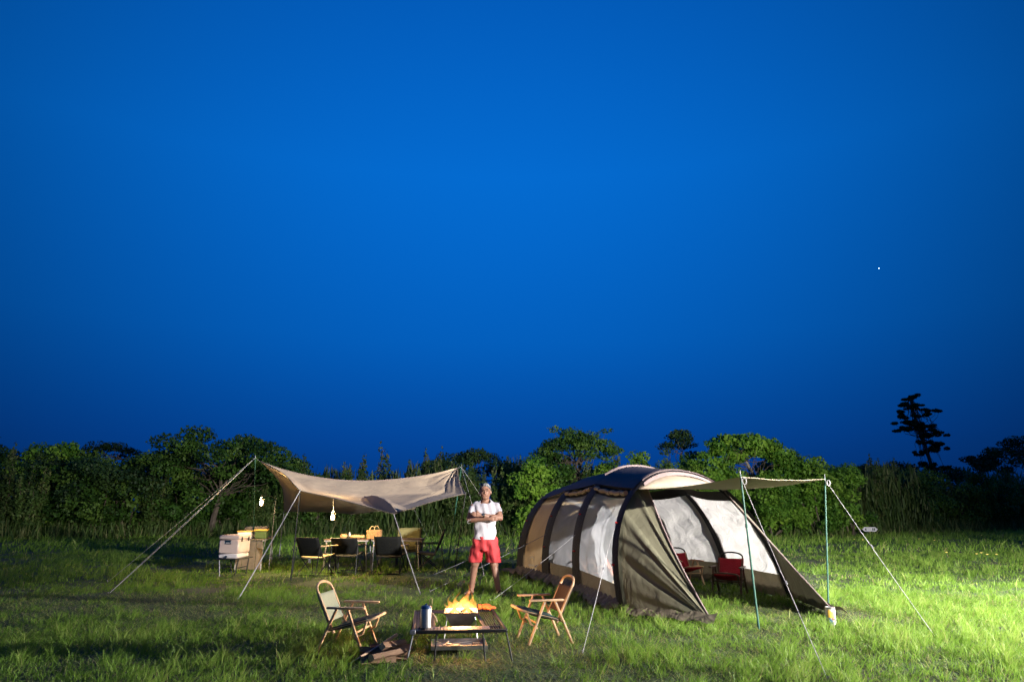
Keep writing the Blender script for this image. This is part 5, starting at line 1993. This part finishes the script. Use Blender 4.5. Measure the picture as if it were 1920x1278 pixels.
# hair: short cap above a hairline that drops to the nape
mb = MB()
mb.ball(HC + V((0, .018, .030)), (.092, .102, .106), 18, 12)
mb.ball(HC + V((.006, -.035, .096)), (.060, .042, .030), 12, 8)
hair = blob(mb, .006, 2, .5)
cut(hair, [(HC + V((0, -.075, .090)), V((0, -.76, -.65)))])
bm = bmesh.new(); bm.from_mesh(hair)
for v_ in bm.verts:
    v_.co += v_.normal * .004 * (math.sin(v_.co.x * 190) + math.sin(v_.co.y * 170 + v_.co.z * 120)) * .6
bm.to_mesh(hair); bm.free()
part('hair', hair, 'hair_grey', man)
for s_ in (-1, 1):
    mb = MB(); mb.ball(HC + V((s_ * .032, -.089, .008)), (.014, .007, .007), 10, 6); mb.build('eye', 'dark_feature', man)
    mb = MB(); mb.capsule(HC + V((s_ * .016, -.101, .030)), HC + V((s_ * .050, -.088, .033)), .005, .004, 6); mb.build('eyebrow', 'dark_feature', man)
mb = MB(); mb.capsule(HC + V((-.022, -.1005, -.057)), HC + V((.022, -.1005, -.057)), .0045, .0045, 6); mb.build('mouth', 'lip', man)
wp = EL[1].lerp(WR[1], .86)
wd_ = (WR[1] - EL[1]).normalized()
mb = MB(); mb.tube([wp - wd_ * .013, wp + wd_ * .013], .036, 16); wt = mb.build('wrist_watch', 'dark_feature', man)
mb = MB(); mb.tube([wp + V((-.006, -.034, .010)), wp + V((-.008, -.044, .014))], .017, 14); mb.build('watch_face', 'dark_plate', wt)
for i, s_ in enumerate((-1, 1)):
    a = AN[i]
    mb = MB()
    mb.capsule(a + V((-s_ * .008, .045, -.088)), a + V((s_ * .055, -.185, -.088)), .040, .044, 12)
    ob = mb.build('sandal', 'dark_feature', man)
    mb = MB()
    mb.tube([a + V((s_ * .04 + .050 * math.cos(PI * k / 10), -.11 - .006 * k * 0, -.075 + .075 * math.sin(PI * k / 10))) for k in range(11)], .009, 6)
    mb.build('strap', 'dark_feature', ob)

# ------------------------------------------------------------------ two floodlights right of the picture, whose beams light the camp
def flood(label, pos, aim, watts, size, blend, col):
    fd = thing('flood_light', label, 'floodlight', (pos.x, pos.y, 0), 0, 'floodlights right of the camp')
    dirv = (aim - pos).normalized()
    back = V((-dirv.x, -dirv.y, 0)).normalized()
    hz_ = pos.z
    mb = MB(); mb.tube([back * .2 + V((0, 0, .35)), back * .2 + V((0, 0, hz_ - .12))], .022, 8); mb.build('mast', 'black_metal', fd)
    for k in range(3):
        a = k * 2 * PI / 3 + .4
        mb = MB(); mb.tube([back * .2 + V((0, 0, .8)), back * .2 + V((.6 * math.cos(a), .6 * math.sin(a), 0))], .014, 7); mb.build('leg', 'black_metal', fd)
    mb = MB(); mb.bar(-dirv * .08 + V((0, 0, hz_)), -dirv * .28 + V((0, 0, hz_)), .40, .30, bev=.02); mb.build('housing', 'black_metal', fd)
    mb = MB(); mb.bar(-dirv * .066 + V((0, 0, hz_)), -dirv * .079 + V((0, 0, hz_)), .34, .24, bev=.002); mb.build('lens', 'flood_lens', fd)
    sd_ = bpy.data.lights.new('flood_beam', 'SPOT')
    sd_.energy = watts
    sd_.color = col
    sd_.spot_size = R(size)
    sd_.spot_blend = blend
    sd_.shadow_soft_size = .12
    sp_ = bpy.data.objects.new('flood_beam', sd_)
    C.objects.link(sp_)
    sp_.parent = fd
    sp_.location = (0, 0, hz_)
    sp_.rotation_euler = dirv.to_track_quat('-Z', 'Y').to_euler()


flood('tall floodlight on a tripod mast to the right of the camera', LAMP_POS, LAMP_AIM, LAMP_W, 80, 1.0, (1.0, .93, .86))
flood('low floodlight on a tripod beside the field right of the tent', LAMP2_POS, LAMP2_AIM, LAMP2_W, 96, .9, (1.0, .95, .86))
